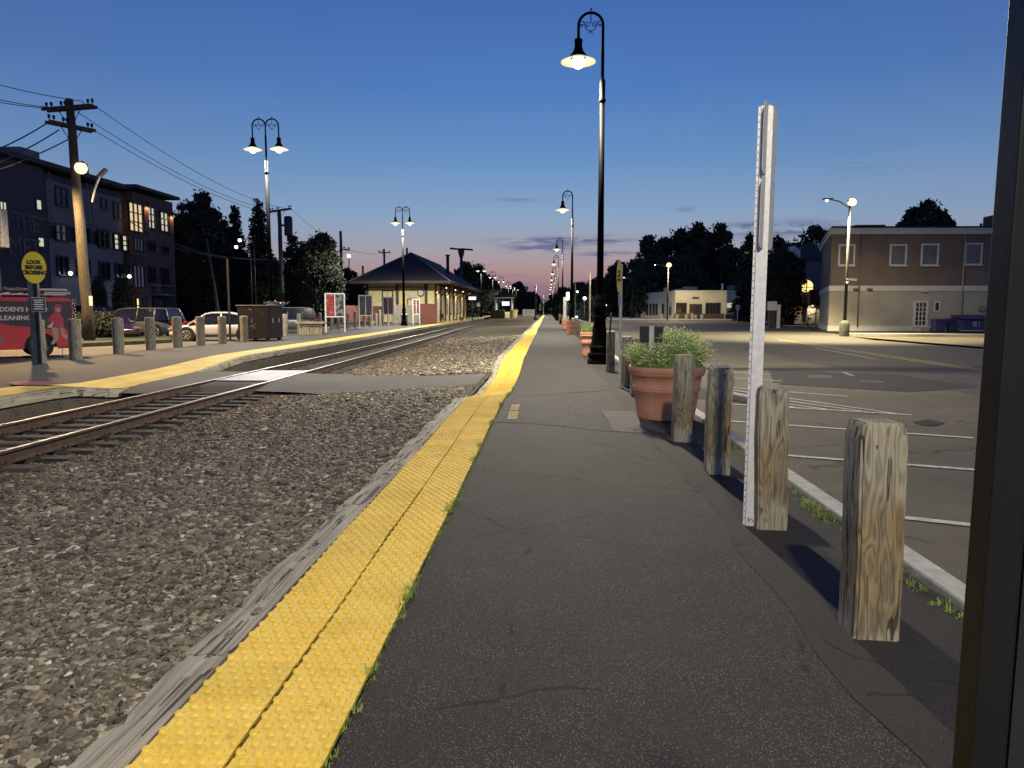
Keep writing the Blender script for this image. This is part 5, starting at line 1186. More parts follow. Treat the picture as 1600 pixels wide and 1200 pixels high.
wire([D(-90, 285, 26), D(92, 203, 33.6)], 'second steep wire rising from left to lower crossarm', .03, .2)
wire([D(-90, 288, 26), D(108, 217, 34)], 'third steep wire rising from left to the pole', .028, .2)
wire([D(0, 327, 38), D(200, 345, 44), D(356, 402, 55), D(480, 395, 80)], 'slack service cable crossing before the apartment facade', .03, .4)
wire([D(0, 340, 38), D(140, 350, 44), D(356, 404, 55)], 'second slack cable crossing before the apartment facade', .03, .2)
# small grey box at frame left
b = MB(); p = D(2, 357, 36); b.bbox((p.x-.3, 36, p.z), (1.0, .5, 1.9), M_grime, .05); b.tube([(p.x-.3, 36, p.z), (p.x-.3, 36, 0)], .08, M_dark, 6); b.build('traffic_signal', label='back of a grey signal box on a mast at the left frame edge', cat='signal')
# floodlight T pole by the station, far thin poles
p = D(721, 440, 130); b = MB(); z1 = D(721, 392, 130).z; b.tube([(p.x, 130, 0), (p.x, 130, z1)], .26, M_dark, 10); b.lathe([(.3, -1.2), (.55, -.3), (.6, .1), (.3, .4), (.001, .5)], M_dark, (p.x, 130, z1), 12)
fl = b.build('floodlight_mast', label='dark mast with two drooping arms above the station roof', cat='mast'); b = MB(); q = D(703, 388, 130); b.tube([(p.x, 130, z1+.25), (q.x, 130, q.z)], .16, M_dark, 6); q = D(739, 390.5, 130); b.tube([(p.x, 130, z1+.35), (q.x, 130, q.z)], .16, M_dark, 6); b.build('arm', fl)
p = G(836.7, 499.5, -.2); b = MB(); zt = D(836, 445, p.y).z; b.tube([(p.x, p.y, -.3), (p.x, p.y, zt)], .14, M_dark, 8); b.lathe([(.4, -.3), (.35, .2), (.15, .4)], M_dark, (p.x, p.y, 0), 10); sgp = b.build('signal_mast', label='dark railway mast standing in the ballast near the vanishing point', cat='mast'); b = MB(); b.box((p.x+.1, p.y-.2, zt-2.2), (.45, .2, 1.2), M_dark); b.build('signal_box', sgp); b = MB(); b.box((p.x+.4, p.y-.1, 1.9), (.9, .08, .2), M_dark); b.build('arm', sgp)
# kiosk shelter across the tracks, far
ky = 150; x0 = D(771, 480, ky).x; x1 = D(804, 480, ky).x; zt = D(790, 465.5, ky).z; kr = empty('waiting_shelter', ((x0+x1)/2, ky, 0), label='small lit open shelter with pyramid roof on the far platform', cat='shelter'); w = x1-x0
b = MB(); b.add([(-w/2, -1.6, zt), (w/2, -1.6, zt), (w/2, 3, zt), (-w/2, 3, zt), (0, .7, zt+1.6)], [(0, 1, 4), (1, 2, 4), (2, 3, 4), (3, 0, 4), (3, 2, 1, 0)], M_roof); b.build('roof', kr); b = MB(); b.box((0, -1.66, zt), (w+.1, .12, .16), M_trim); b.build('fascia', kr); b = MB()
for x in (-w*.38, w*.38):
    for y in (-1.2, 2.5): b.box((x, y, zt/2), (.22, .22, zt-.05), M_trim)
b.build('post', kr); b = MB(); b.box((.05*w, 2.3, 2.9), (1.5, .1, .8), E_purple); b.build('lit_panel', kr); b = MB(); b.box((0, 1.8, .6), (w*.5, .4, 1.2), M_cream); b.build('bench', kr)
add_light(kr, (0, .5, zt-.4), 500, (1, .9, .8), .2)
for px, lb in ((781, 'left'), (803, 'right')):
    p = D(px+.0, 490, 146); b = MB(); b.lathe([(.55, 0), (.7, .5), (.8, 1.5), (.85, 1.55), (.8, 1.6)], M_cream, (p.x, 146, 0), 14); b.lathe([(.001, 1.55), (.79, 1.58)], M_soil, (p.x, 146, 0), 14); b.build('planter_tub', label='pale round tub planter at the %s of the small lit shelter' % lb, cat='planter')
for px in (760, 768, 775): 
    p = D(px, 490, 118); b = MB(); b.bbox((0, 0, .8), (1.1, .9, 1.6), M_verge, .3); o = b.build('clipped_hedge', label='low clipped hedge block between the station and small shelter', cat='hedge', group='hedge blocks near the shelter'); o.location = (p.x, 118+px*.02, 0)
# glowing sign at the end of the station canopy
p = D(738, 466, 112); b = MB(); b.box((p.x, 112, p.z), (1.1, .2, .45), E_purple); b.box((p.x, 112.12, p.z), (1.2, .06, .55), M_dark); b.tube([(p.x, 112.1, p.z), (p.x, 112.1, 0)], .06, M_dark, 6); b.build('lit_sign', label='small glowing pinkish sign at the end of the station canopy', cat='sign')
p = D(747.5, 476, 122); b = MB(); b.box((p.x, 122, p.z), (.55, .04, .6), M_white); b.tube([(p.x, 122.05, p.z), (p.x, 122.05, 0)], .05, M_dark, 6); b.build('track_sign', label='small white sign on a dark post beyond the station', cat='sign')
p = D(844, 480, 190); b = MB(); b.box((p.x, 190, p.z), (.5, .05, 1.6), simple('safety_yellow', (.45, .60, .05), .5)); b.tube([(p.x, 190.08, p.z), (p.x, 190.08, -.2)], .06, M_dark, 6); b.build('track_sign', label='yellow green marker panel beside the track at the vanishing point', cat='sign')
cp = D(849, 490, 215); b = MB(); b.tube([(cp.x, 215, 0), (cp.x, 215, 6)], .13, M_white, 8); cs = b.build('crossing_signal', label='white level crossing signal post with crossbuck at track end', cat='signal'); b = MB(); b.box((cp.x, 214.8, 4.6), (2.2, .05, .28), M_white, ry=.7); b.box((cp.x, 214.74, 4.6), (2.2, .05, .28), M_white, ry=-.7); b.build('crossbuck', cs); b = MB(); b.box((cp.x, 214.8, 3.1), (1.5, .2, .5), M_dark); b.build('signal_lights', cs)
fw2 = empty('picket_fence', label='pale picket fence closing the view left of the crossing signal', cat='fence'); b = MB()
for i in range(20):
    p = D(817+i*1.0, 486, 205); b.box((p.x, 205, .9), (.09, .05, 1.8), M_trim)
b.build('pickets', fw2)
# ------------------------------------------------ person in wheelchair
def skin_figure(name, joints, edges, mat, parent, sub=2):
    me = bpy.data.meshes.new(name); me.from_pydata([j[:3] for j in joints], edges, []); o = bpy.data.objects.new(name, me); C.objects.link(o)
    mk = o.modifiers.new('sk', 'SKIN'); mk.use_smooth_shade = True
    for i, j in enumerate(joints): me.skin_vertices[0].data[i].radius = (j[3], j[4] if len(j) > 4 else j[3])
    me.skin_vertices[0].data[0].use_root = True
    m2 = o.modifiers.new('ss', 'SUBSURF'); m2.levels = sub; m2.render_levels = sub
    bpy.context.view_layer.update(); me2 = bpy.data.meshes.new_from_object(o.evaluated_get(bpy.context.evaluated_depsgraph_get())); bpy.data.objects.remove(o)
    me2.materials.clear(); me2.materials.append(mat); return link(name, me2, parent)
pp = D(689, 500, 92)
wc = empty('wheelchair', (pp.x+.1, 92, 0), math.radians(200), label='dark wheelchair under the person near the station', cat='wheelchair')
for s in (-.3, .3):
    b = MB(); b.tube([(.30*math.cos(i*PI/12), s, .30+.30*math.sin(i*PI/12)) for i in range(25)], .025, M_grime, 6); b.tube([(-.0, s, .3), (.28, s, .3)], .01, M_grime, 4)
    for q in range(6): b.tube([(0, s, .3), (.29*math.cos(q*PI/3), s, .3+.29*math.sin(q*PI/3))], .006, M_grime, 3)
    b.build('wheel', wc)
    b = MB(); b.tube([(.55+.1*math.cos(i*PI/8), s*.8, .10+.1*math.sin(i*PI/8)) for i in range(17)], .02, M_rubber, 5); b.build('caster', wc)
b = MB(); b.box((.12, 0, .50), (.5, .5, .06), M_cloth); b.box((-.14, 0, .80), (.06, .5, .6), M_cloth); b.tube([(-.2, .28, 1.1), (-.14, .28, .5), (.4, .28, .5), (.6, .26, .15)], .018, M_dark, 5); b.tube([(-.2, -.28, 1.1), (-.14, -.28, .5), (.4, -.28, .5), (.6, -.26, .15)], .018, M_dark, 5); b.build('seat', wc)
pe = empty('person', (pp.x+.1, 92, 0), math.radians(200), label='person in dark clothes sitting hunched forward in a wheelchair by the station', cat='person')
J = [(0, 0, .62, .15), (.04, 0, .85, .15), (.12, 0, 1.08, .17, .13), (.18, 0, 1.22, .07), (.24, 0, 1.32, .09), (.26, 0, 1.42, .10), (.25, 0, 1.50, .07),
     (.12, .19, 1.12, .065), (.18, .25, .88, .05), (.38, .18, .78, .04), (.46, .15, .77, .03), (.12, -.19, 1.12, .065), (.18, -.25, .88, .05), (.38, -.18, .78, .04), (.46, -.15, .77, .03),
     (.06, .11, .60, .10), (.46, .12, .60, .075), (.50, .12, .32, .055), (.50, .12, .14, .045), (.62, .12, .11, .04), (.06, -.11, .60, .10), (.46, -.12, .60, .075), (.50, -.12, .32, .055), (.50, -.12, .14, .045), (.62, -.12, .11, .04)]
Ed = [(0, 1), (1, 2), (2, 3), (3, 4), (4, 5), (5, 6), (2, 7), (7, 8), (8, 9), (9, 10), (2, 11), (11, 12), (12, 13), (13, 14), (0, 15), (15, 16), (16, 17), (17, 18), (18, 19), (0, 20), (20, 21), (21, 22), (22, 23), (23, 24)]
skin_figure('body', J, Ed, M_cloth, pe)
b = MB(); b.sphere((.24, 0, 1.47), .115, M_signblk, 8); b.build('hair', pe)
b = MB(); b.bbox((.36, 0, .86), (.16, .3, .36), M_cloth2, .05); b.build('bag', label='pale bag held on the lap of the person in the wheelchair', cat='bag').matrix_world = Matrix.Translation((pp.x+.1, 92, 0)) @ Matrix.Rotation(math.radians(200), 4, 'Z')
# ------------------------------------------------ trees
def leafcloud(blobs, n, size, seed, flat=0.0):
    r = np.random.default_rng(seed); bl = np.array(blobs); area = bl[:, 3]*bl[:, 4]+bl[:, 3]*bl[:, 5]; k = r.choice(len(bl), n, p=area/area.sum())
    d = r.normal(size=(n, 3)); d /= np.linalg.norm(d, axis=1)[:, None]; q_ = r.random(n); rad = np.where(q_ < .6, r.uniform(.80, 1.06, n), np.where(q_ < .72, r.uniform(1.0, 1.28, n), r.uniform(.3, .9, n)))
    c = bl[k, :3]+d*bl[k, 3:6]*rad[:, None]
    u = r.normal(size=(n, 3)); u[:, 2] *= (1-flat); u /= np.linalg.norm(u, axis=1)[:, None]; w = np.cross(u, r.normal(size=(n, 3))); w /= np.linalg.norm(w, axis=1)[:, None]
    s = size*r.uniform(.5, 1.3, n)[:, None]
    P = np.stack([c-u*s, c+w*s*.55, c+u*s, c-w*s*.55], 1).reshape(-1, 3); Fq = np.arange(n*4).reshape(-1, 4); return P, Fq
def tree(px, topy, hw, Y, label, seed, mat=None, kind='round', name='leafy_tree', group=None, zlow=.12, n=None, pxb=None):
    r = random.Random(seed); x = D(px, 480, Y).x; H = D(px, topy, Y).z; R = hw*Y/F; root = empty(name, (x, Y, -.1), label=label, cat='tree', group=group); mat = mat or M_leaf
    b = MB(); b.tube([(0, 0, 0), (r.uniform(-.1, .1), 0, H*.3), (r.uniform(-.3, .3), 0, H*.6), (0, 0, H*.92)], [R*.08+.08, R*.06+.06, R*.035+.04, .03], M_bark, 8)
    if kind == 'round':
        for i in range(7):
            a = i*2.4; z = H*(.22+.07*i); b.tube([(0, 0, z), (R*.35*math.cos(a), R*.35*math.sin(a), z+H*.10), (R*.7*math.cos(a), R*.7*math.sin(a), z+H*.16)], [R*.03+.03, R*.02+.02, .02], M_bark, 5)
    b.build('trunk', root)
    size = max(.15, Y*.0026)
    if kind == 'round':
        blobs = []; zc = H*(zlow+1)/2; hz = H*(1-zlow)/2
        blobs.append((0, 0, zc, R*.78, R*.78, hz*.84)); blobs.append((0, 0, H*.3, R*.85, R*.85, H*.3))
        for i in range(34):
            a = r.random()*2*PI; e = r.uniform(-.9, 1); rr = math.sqrt(max(0, 1-e*e*.8)); q = r.uniform(.66, .82); br = r.uniform(.17, .30)
            blobs.append((R*rr*q*math.cos(a), R*rr*q*math.sin(a), min(zc+hz*e*.82, H-R*br*.85), R*br, R*br, R*br*r.uniform(.7, 1)))
        blobs.append((R*r.uniform(-.2, .2), 0, H-R*.22, R*.26, R*.26, R*.22))
        n_ = n or int(min(30000, max(5000, 26*R*H/(size*size))))
        P, Fq = leafcloud(blobs, n_, size, seed)
    elif kind == 'conifer':
        blobs = [(0, 0, H*.45, R*.35, R*.35, H*.38)]; L_ = 24
        for i in range(L_):
            z = H*(.06+.92*i/L_); rr = R*(1-(i/L_)**1.5)*r.uniform(.75, 1.1)+.2; m = 8 if i < L_-4 else 4
            for j in range(m):
                a = j*2*PI/m+r.random(); blobs.append((rr*.55*math.cos(a), rr*.55*math.sin(a), z-.05*rr+r.uniform(-.02, .02)*H, max(.12, rr*.48*abs(math.cos(a))+.25), max(.12, rr*.48*abs(math.sin(a))+.25), H*.022))
        n_ = n or 15000; P, Fq = leafcloud(blobs, n_, size*.9, seed, .6)
    else:                                             # clipped column
        blobs = [(0, 0, H*.40, R, R, H*.42), (0, 0, H*.62, R*.9, R*.9, H*.38)]; n_ = n or 5000; P, Fq = leafcloud(blobs, n_, size*.7, seed)
    P[:, 2] = np.maximum(P[:, 2], .05)
    link('crown', np_mesh('crown', P, Fq, mat), root); return root
T = [(318, 300, 46, 88, 'large dense dark tree right of the apartment block', 'round', M_leaf), (291, 318, 22, 84, 'smaller dark tree against the apartment block corner', 'round', M_leaf), (349, 330, 24, 92, 'dark tree filling the gap beside the left conifer', 'round', M_leaf),
     (372, 314, 25, 95, 'tall dark conifer left of the twin arm lamp', 'conifer', M_needle), (408, 303, 30, 92, 'tallest dark conifer behind the twin arm lamp pole', 'conifer', M_needle),
     (464, 366, 26, 76, 'bushy dark tree right of the transformer pole', 'round', M_leaf), (503, 362, 40, 74, 'broad dark tree behind the poster boards', 'round', M_leaf), (545, 418, 26, 96, 'low tree against the left side of the station roof', 'round', M_leaf), (425, 400, 34, 86, 'shadowy tree behind the dark metal cabinet', 'round', M_leaf), (365, 395, 40, 98, 'shadowy tree low behind the conifers', 'round', M_leaf),
     (733, 408, 30, 175, 'rounded dark tree just right of the station roof', 'round', M_leaf), (762, 430, 26, 230, 'dark tree behind the distant twin lamps', 'round', M_leaf), (783, 452, 24, 300, 'low dark tree in the far left row', 'round', M_leaf), (811, 441, 17, 340, 'humped dark tree left of the railway mast', 'round', M_leaf), (829, 456, 16, 400, 'dark tree nearest the vanishing point on the left', 'round', M_leaf),
     (1016, 368, 33, 165, 'left shoulder of the huge dark trees behind the white building', 'round', M_leaf), (1056, 357, 40, 172, 'second of the huge dark trees behind the white building', 'round', M_leaf), (1084, 348, 32, 168, 'tallest left hump of the huge dark trees', 'round', M_leaf), (1120, 348, 30, 168, 'tallest right hump of the huge dark trees', 'round', M_leaf), (1145, 385, 30, 160, 'dark tree sloping down right of the huge trees', 'round', M_leaf), (1050, 400, 70, 158, 'broad low dark tree mass directly behind the white building', 'round', M_leaf),
     (1167, 366, 20, 140, 'small round dark tree just left of the steel sign post top', 'round', M_leaf), (1208, 369, 36, 122, 'dark tree just right of the steel sign post', 'round', M_leaf), (1266, 351, 40, 112, 'dark tree behind the left corner of the brown building', 'round', M_leaf), (1216, 385, 38, 76, 'dark tree hiding the lit shop left of the brown building', 'round', M_leaf), (1172, 415, 26, 104, 'dark conifer in front of the white building right end', 'conifer', M_needle),
     (1440, 312, 36, 96, 'dark round tree rising behind the middle of the brown building', 'round', M_leaf), (1478, 345, 14, 90, 'small tree top right of the round tree behind the brown building', 'round', M_leaf), (1568, 330, 26, 96, 'dark tree behind the brown building at the shelter frame', 'round', M_leaf),
     (968, 408, 26, 190, 'dark tree behind the edge-on oval sign', 'round', M_leaf), (938, 432, 24, 185, 'dark tree behind the black lamp pole', 'round', M_leaf2), (908, 440, 22, 215, 'dark tree above the oncoming headlights', 'round', M_leaf2), (884, 449, 18, 260, 'dark tree behind the second arched lamp', 'round', M_leaf), (868, 460, 12, 330, 'dark tree behind the distant arched lamps', 'round', M_leaf), (990, 425, 25, 178, 'dark tree at the left end of the white building', 'round', M_leaf),
     (921, 462, 16, 70, 'small leafy street tree near the round street sign', 'round', M_leaf2)]
for i, (px, ty, hw, Y, lb, kd, mt) in enumerate(T): tree(px, ty, hw, Y, lb, 50+i, mt, kd, name='conifer_tree' if kd == 'conifer' else 'leafy_tree', zlow=.25 if lb.startswith('small leafy') else (.5 if px in (1440, 1478, 1568) else .02))
tree(155, 431, 11.5, 58, 'clipped dark evergreen column right of the utility pole', 201, M_needle, 'column', 'evergreen_shrub'); tree(192, 431, 15, 58, 'wider clipped evergreen column before the apartment block', 202, M_needle, 'column', 'evergreen_shrub')
for i in range(9):
    px = 838+i*4.2; 
    if i in (0, 2, 5, 7): tree(px, 466+(i % 3)*2, 8, 520, 'far dark tree closing the horizon at the end of the line', 300+i, M_leaf, 'round', group='far trees at the vanishing point', n=1500)
# shrub at pole foot and flowering bush
def shrub(px, py, w, h, label, seed, mat, z=0, Y=None):
    p = G(px, py, z) if Y is None else D(px, py, Y); blobs = [(rnd.uniform(-w/2, w/2)*.7, rnd.uniform(-.4, .4), h*rnd.uniform(.3, .75), w*.25, w*.25, h*.3) for _ in range(9)]; P, Fq = leafcloud(blobs, 2600, .09, seed); P[:, 2] = np.maximum(P[:, 2], 0); o = link('leafy_shrub', np_mesh('leafy_shrub', P, Fq, mat), label=label, cat='shrub'); o.location = (p.x, p.y, z); return o
shrub(150, 530, 1.9, 1.5, 'scruffy shrub at the foot of the big utility pole', 5, simple('shrub_leaf', (.03, .036, .02), .8)); shrub(128, 529, 1.3, 1.3, 'dark shrub between the van rear and utility pole', 6, M_leaf2)
shrub(503, 506, 2.2, 2.3, 'flowering bush with pale red blossoms beside the first poster board', 8, simple('blossom_leaf', (.22, .09, .08), .8, nscale=12, namt=.8), Y=None)
b = MB(); q = [G(90, 541, 0), G(268, 533, 0), G(268, 527, 0), G(90, 529, 0)]; b.prism([(v.x, v.y) for v in q], -.3, .08, M_verge); b.build('verge', kind='structure')
# ------------------------------------------------ right side: brown building
br = empty('brown_building', label='two storey building with brown upper floor and tan ground floor at right', cat='building')
A0, A1, A2, A3 = (20.9, 56.0), (44, 56.9), (48, 74), (26.0, 72)
zt = D(1400, 357, 56.3).z; zm = D(1400, 449, 56.3).z
b = MB(); b.prism([A0, A1, A2, A3], -.4, zm, M_stucco); b.build('lower_wall', br); b = MB(); b.prism([A0, A1, A2, A3], zm+.001, zt-.3, M_brown); b.build('upper_wall', br)
def offp(d): return [(A0[0]-d, A0[1]-d), (A1[0]+d, A1[1]-d), (A2[0]+d, A2[1]+d), (A3[0]-d, A3[1]+d)]
b = MB(); b.prism(offp(.18), zt-.42, zt-.10, M_trim); b.prism(offp(.30), zt-.098, zt, M_trim); b.prism(offp(.1), zt+.001, zt+.15, M_roof); b.build('cornice', br)
b = MB(); b.prism(offp(.07), zm-.28, zm+.12, M_trim); b.prism(offp(.06), -.3, .35, M_trim); b.build('belt_course', br)
fB = Facade(A0, A1); fBs = Facade(A3, A0)
for rc in ((1312, 384, 1333, 413), (1392, 384, 1414, 413), (1441, 383, 1464, 413), (1509, 382, 1532, 412)): fB.win(br, rc, M_palepane, M_trim, 1, 1, fw_=.11, proud=.08, bar=.05)
o = fB.win(br, (1430, 473, 1446, 508), M_glass, M_trim, 3, 5, name='door', fw_=.16, proud=.1, bar=.05); fB.win(br, (1461, 473, 1467, 485), M_glass, M_trim, 1, 1, fw_=.1)
b = MB(); fB.box(b, (1424, 511, 1453, 517), M_conc, 1.2); b.build('doorstep', br); b = MB(); fB.box(b, (1332, 451, 1339, 453), M_dark, .3); fB.box(b, (1354, 451, 1361, 453), M_dark, .3); fB.box(b, (1438, 454, 1446, 456), M_trim, .3); fB.box(b, (1529, 478, 1536, 486), M_grime, .25); b.build('wall_vent', br)
for rc in ((1266.5, 392, 1270, 414),): fBs.win(br, rc, M_glass, M_trim, 1, 2, fw_=.1)
b = MB(); fBs.box(b, (1272, 455, 1279, 476), M_awn, .8); b.build('side_awning', br)
b = MB(); q = D(1348, 356, 62); b.box((q.x, 62, zt+.45), (43*62/F, 3, .6), M_brownt); q = D(1533, 350, 60); b.tube([(q.x, 60, zt), (q.x, 60, zt+.75)], .1, M_dark, 6); b.build('roof_hatch', br); q = D(1552, 345, 62); b = MB(); b.box((q.x+.3, 62, zt+.7), (1.4, 1.4, 1.7), M_brick); b.build('chimney', br)
for px in (1342, 1503):
    q = fB.hit(px, 440); b = MB(); b.tube([(q.x, q.y-.12, zt-.45), (q.x, q.y-.12, .3)], .05, M_brown if px < 1400 else M_stucco, 6); b.build('downpipe', br)
b = MB()
for rc in ((1310, 415, 1335, 416.5), (1390, 415, 1416, 416.5), (1439, 415, 1466, 416.5), (1507, 414, 1534, 415.5)): fB.box(b, rc, M_trim, .2)
b.build('window_sill', br)
# bins and dumpster
def wheelie(px0, px1, ptop, pbot, Y, label):
    a = D(px0, pbot, Y); c = D(px1, pbot, Y); z1 = D(px0, ptop, Y).z; w = c.x-a.x; r_ = empty('wheelie_bin', ((a.x+c.x)/2, Y, 0), label=label, cat='bin', group='navy bins by the brown building'); b = MB(); V = []
    for s, z in ((.82, .05), (1, z1-.1)):
        V += [(-w/2*s, -.4*s, z), (w/2*s, -.4*s, z), (w/2*s, .4*s, z), (-w/2*s, .4*s, z)]
    b.add(V, [(0, 1, 5, 4), (1, 2, 6, 5), (2, 3, 7, 6), (3, 0, 4, 7), (3, 2, 1, 0), (4, 5, 6, 7)], M_navy); b.box((0, -.41, z1-.16), (w, .04, .08), M_navy); b.build('body', r_)
    b = MB(); b.bbox((0, 0, z1-.05), (w*1.05, .9, .08), M_navy, .02, rx=.05); b.build('lid', r_); b = MB(); b.tube([(-w/2, .35, .12), (w/2, .35, .12)], .12, M_rubber, 10); b.build('wheel', r_)
wheelie(1457, 1474, 498, 518, 53, 'navy blue wheeled bin nearest the white glazed door'); wheelie(1480, 1496, 498, 518, 53, 'second navy blue wheeled bin beside the dumpster')
b = MB(); q = D(1475.5, 517, 52.9); b.bbox((q.x, 52.9, .17), (.25, .25, .33), M_conc, .03); b.build('white_bucket', label='small pale bucket between the two navy bins', cat='bucket')
dq0, dq1 = D(1497, 515, 52.3), D(1552, 515, 52.3); dz = D(1500, 495, 52.3).z; dw = dq1.x-dq0.x; du = empty('dumpster', ((dq0.x+dq1.x)/2, 52.6, 0), label='long navy dumpster with sloped lid beside the shelter frame', cat='dumpster')
b = MB(); V = []; 
b.add([(-dw/2, -.8, .15), (dw/2, -.8, .15), (dw/2, .8, .15), (-dw/2, .8, .15), (-dw/2, -.8, dz-.25), (dw/2, -.8, dz-.25), (dw/2, .8, dz), (-dw/2, .8, dz)], [(0, 1, 5, 4), (1, 2, 6, 5), (2, 3, 7, 6), (3, 0, 4, 7), (3, 2, 1, 0), (4, 5, 6, 7)], M_navy)
for i in range(6): b.box((-dw/2+.2+i*(dw-.4)/5, -.83, (dz-.1)/2), (.09, .06, dz-.4), M_navy)
b.build('body', du); b = MB(); b.bbox((-dw*.25, 0, dz-.02), (dw*.5-.03, 1.7, .06), M_navy, .01, rx=.15); b.bbox((dw*.25, 0, dz-.02), (dw*.5-.03, 1.7, .06), M_navy, .01, rx=.15); b.build('lid', du); b = MB(); b.box((-dw*.12, -.815, dz*.55), (.5, .02, .35), M_grime); b.build('faded_sticker', du)
# ------------------------------------------------ house with lit porch between tree and brown building
hs = empty('corner_shop', label='cream gabled shop with glowing arched window and red awning left of brown building', cat='building'); HY = 84
def hx(px): return D(px, 480, HY).x
b = MB(); hx0, hx1 = hx(1221), hx(1300); ze = D(1250, 405, HY).z; b.box(((hx0+hx1)/2, HY+5, D(1250, 478, HY).z/2), (hx1-hx0, 10, D(1250, 478, HY).z), M_stuccow); b.box(((hx(1238)+hx1)/2, HY+5.5, (ze+D(1250, 478, HY).z)/2), (hx1-hx(1238), 9, ze-D(1250, 478, HY).z), M_grey1); b.build('wall', hs)
b = MB(); x0, x1 = hx(1234), hx(1302); zr = D(1270, 372, HY).z; b.add([(x0, HY+.6, ze), (x1, HY+.6, ze), (x1, HY+11, ze), (x0, HY+11, ze), ((x0+x1)/2+1.5, HY+5.8, zr), ((x0+x1)/2+2, HY+5.8, zr)], [(0, 1, 5, 4), (1, 2, 5), (2, 3, 4, 5), (3, 0, 4)], M_roof); hr = b.build('roof', hs)
b = MB(); q = D(1248, 392, HY); b.add([(q.x-.6, HY+1.2, q.z-1), (q.x+.6, HY+1.2, q.z-1), (q.x+.6, HY+1.2, q.z+.0), (q.x, HY+1.2, q.z+.7), (q.x-.6, HY+1.2, q.z+.0), (q.x-.6, HY+3.5, q.z), (q.x+.6, HY+3.5, q.z), (q.x, HY+3.5, q.z+.7)], [(0, 1, 2, 3, 4), (2, 6, 7, 3), (3, 7, 5, 4)], M_trim); b.build('dormer', hr)
fH = Facade((hx0, HY), (hx1, HY)); fH2 = Facade((hx0, HY+1), (hx1, HY+1))
# arched window
q0 = fH2.hit(1244, 448); q1 = fH2.hit(1270, 448); zt0 = fH2.hit(1257, 437).z; zb0 = fH2.hit(1257, 460).z; wq = (q1-q0).length; M = face_M(((q0.x+q1.x)/2, q0.y, zb0), fH2.az)
hq = zt0-zb0; poly = [(-wq/2, 0), (wq/2, 0)]+[(wq/2*math.cos(a), hq*.6+hq*.4*math.sin(a)) for a in [PI*i/10 for i in range(11)]]; b = MB(); b.ext(poly, M, .05, E_yelwin); o = b.build('arched_window', hs); b = MB(); b.ext([(-.06+wq*.12, 0), (.06+wq*.12, 0), (.06+wq*.12, hq), (-.06+wq*.12, hq)], M @ Matrix.Translation((0, 0, .06)), .03, M_trim); b.ext([(-wq/2, hq*.45), (wq/2, hq*.45), (wq/2, hq*.49), (-wq/2, hq*.49)], M @ Matrix.Translation((0, 0, .06)), .02, M_trim); b.build('glazing_bar', o)
b = MB(); q0 = fH.hit(1252, 466); q1 = fH.hit(1290, 466); za, zb2 = fH.hit(1265, 456).z, fH.hit(1265, 477).z; b.add([(q0.x, HY+.9, za), (q1.x, HY+.9, za), (q1.x, HY-1.2, zb2), (q0.x, HY-1.2, zb2), (q0.x, HY+.9, zb2), (q1.x, HY+.9, zb2)], [(0, 1, 2, 3), (0, 3, 4), (1, 5, 2), (3, 2, 5, 4)], M_awn); b.build('awning', hs)
for rc, g, nx, ny in (((1226, 478, 1230.5, 494), E_warmwin, 1, 3), ((1239, 478, 1244, 496), E_orange, 1, 3), ((1247.5, 479, 1252, 489), E_orange, 1, 1), ((1262, 478, 1266, 495), E_warmwin, 1, 3)): fH.win(hs, rc, g, M_trim, nx, ny, fw_=.1, proud=.08)
fH.win(hs, (1254.5, 479, 1258, 501), M_glass, M_brownt, 1, 1, name='door', fw_=.1)
for px in (1222.5, 1235, 1261, 1272):
    b = MB(); fH.box(b, (px-.8, 476, px+.8, 503), M_trim, .2); b.build('pilaster', hs)
for px, py in ((1233.5, 477.5), (1267, 477.5)): p = fH.hit(px, py); q = MB(); q.sphere((p.x, p.y-.5, p.z), .10, E_lamp, 5); o = q.build('porch_lamp', hs); add_light(o, (p.x, p.y-.6, p.z-.15), 70, (1, .75, .45), .08)
p = D(1233, 502, 80); b = MB(); b.box((p.x, 80, .6), (.9, .6, 1.2), M_dark); b.build('newspaper_box', label='dark newspaper box before the lit shop front', cat='box')
p = G(1262, 513, -.1); b = MB(); b.tube([(p.x, p.y, -.1), (p.x, p.y, 1.05), (p.x+1.0, p.y+.5, 1.25)], .05, M_dark, 6); b.build('handrail', label='black handrail post at the corner of the brown building', cat='handrail')
# ------------------------------------------------ white single storey building
wb = empty('white_building', label='low white single storey building with dark base before the huge trees', cat='building')
K = [(20.6, 152), (22.4, 131), (31.3, 131), (47.5, 149), (47, 165), (20.6, 165)]; zt = D(1090, 455, 131).z
b = MB(); b.prism(K, -.3, zt, M_stuccow); b.build('wall', wb); cx_ = sum(k[0] for k in K)/6; cy_ = sum(k[1] for k in K)/6
def grow(d): 
    return [(x+d*(x-cx_)/math.hypot(x-cx_, y-cy_), y+d*(y-cy_)/math.hypot(x-cx_, y-cy_)) for x, y in K]
b = MB(); b.prism(grow(.08), zt+.002, zt+.14, M_trim); b.build('parapet', wb)
f1 = Facade(K[1], K[2]); f2 = Facade(K[2], K[3]); f0 = Facade(K[0], K[1])
b = MB(); f1.box(b, (1053, 490, 1077, 497.5), M_brownt, .1); f1.box(b, (1096, 490, 1131, 497.5), M_brownt, .1); f2.box(b, (1133, 491, 1200, 497), M_brownt, .1); b.build('plinth', wb)
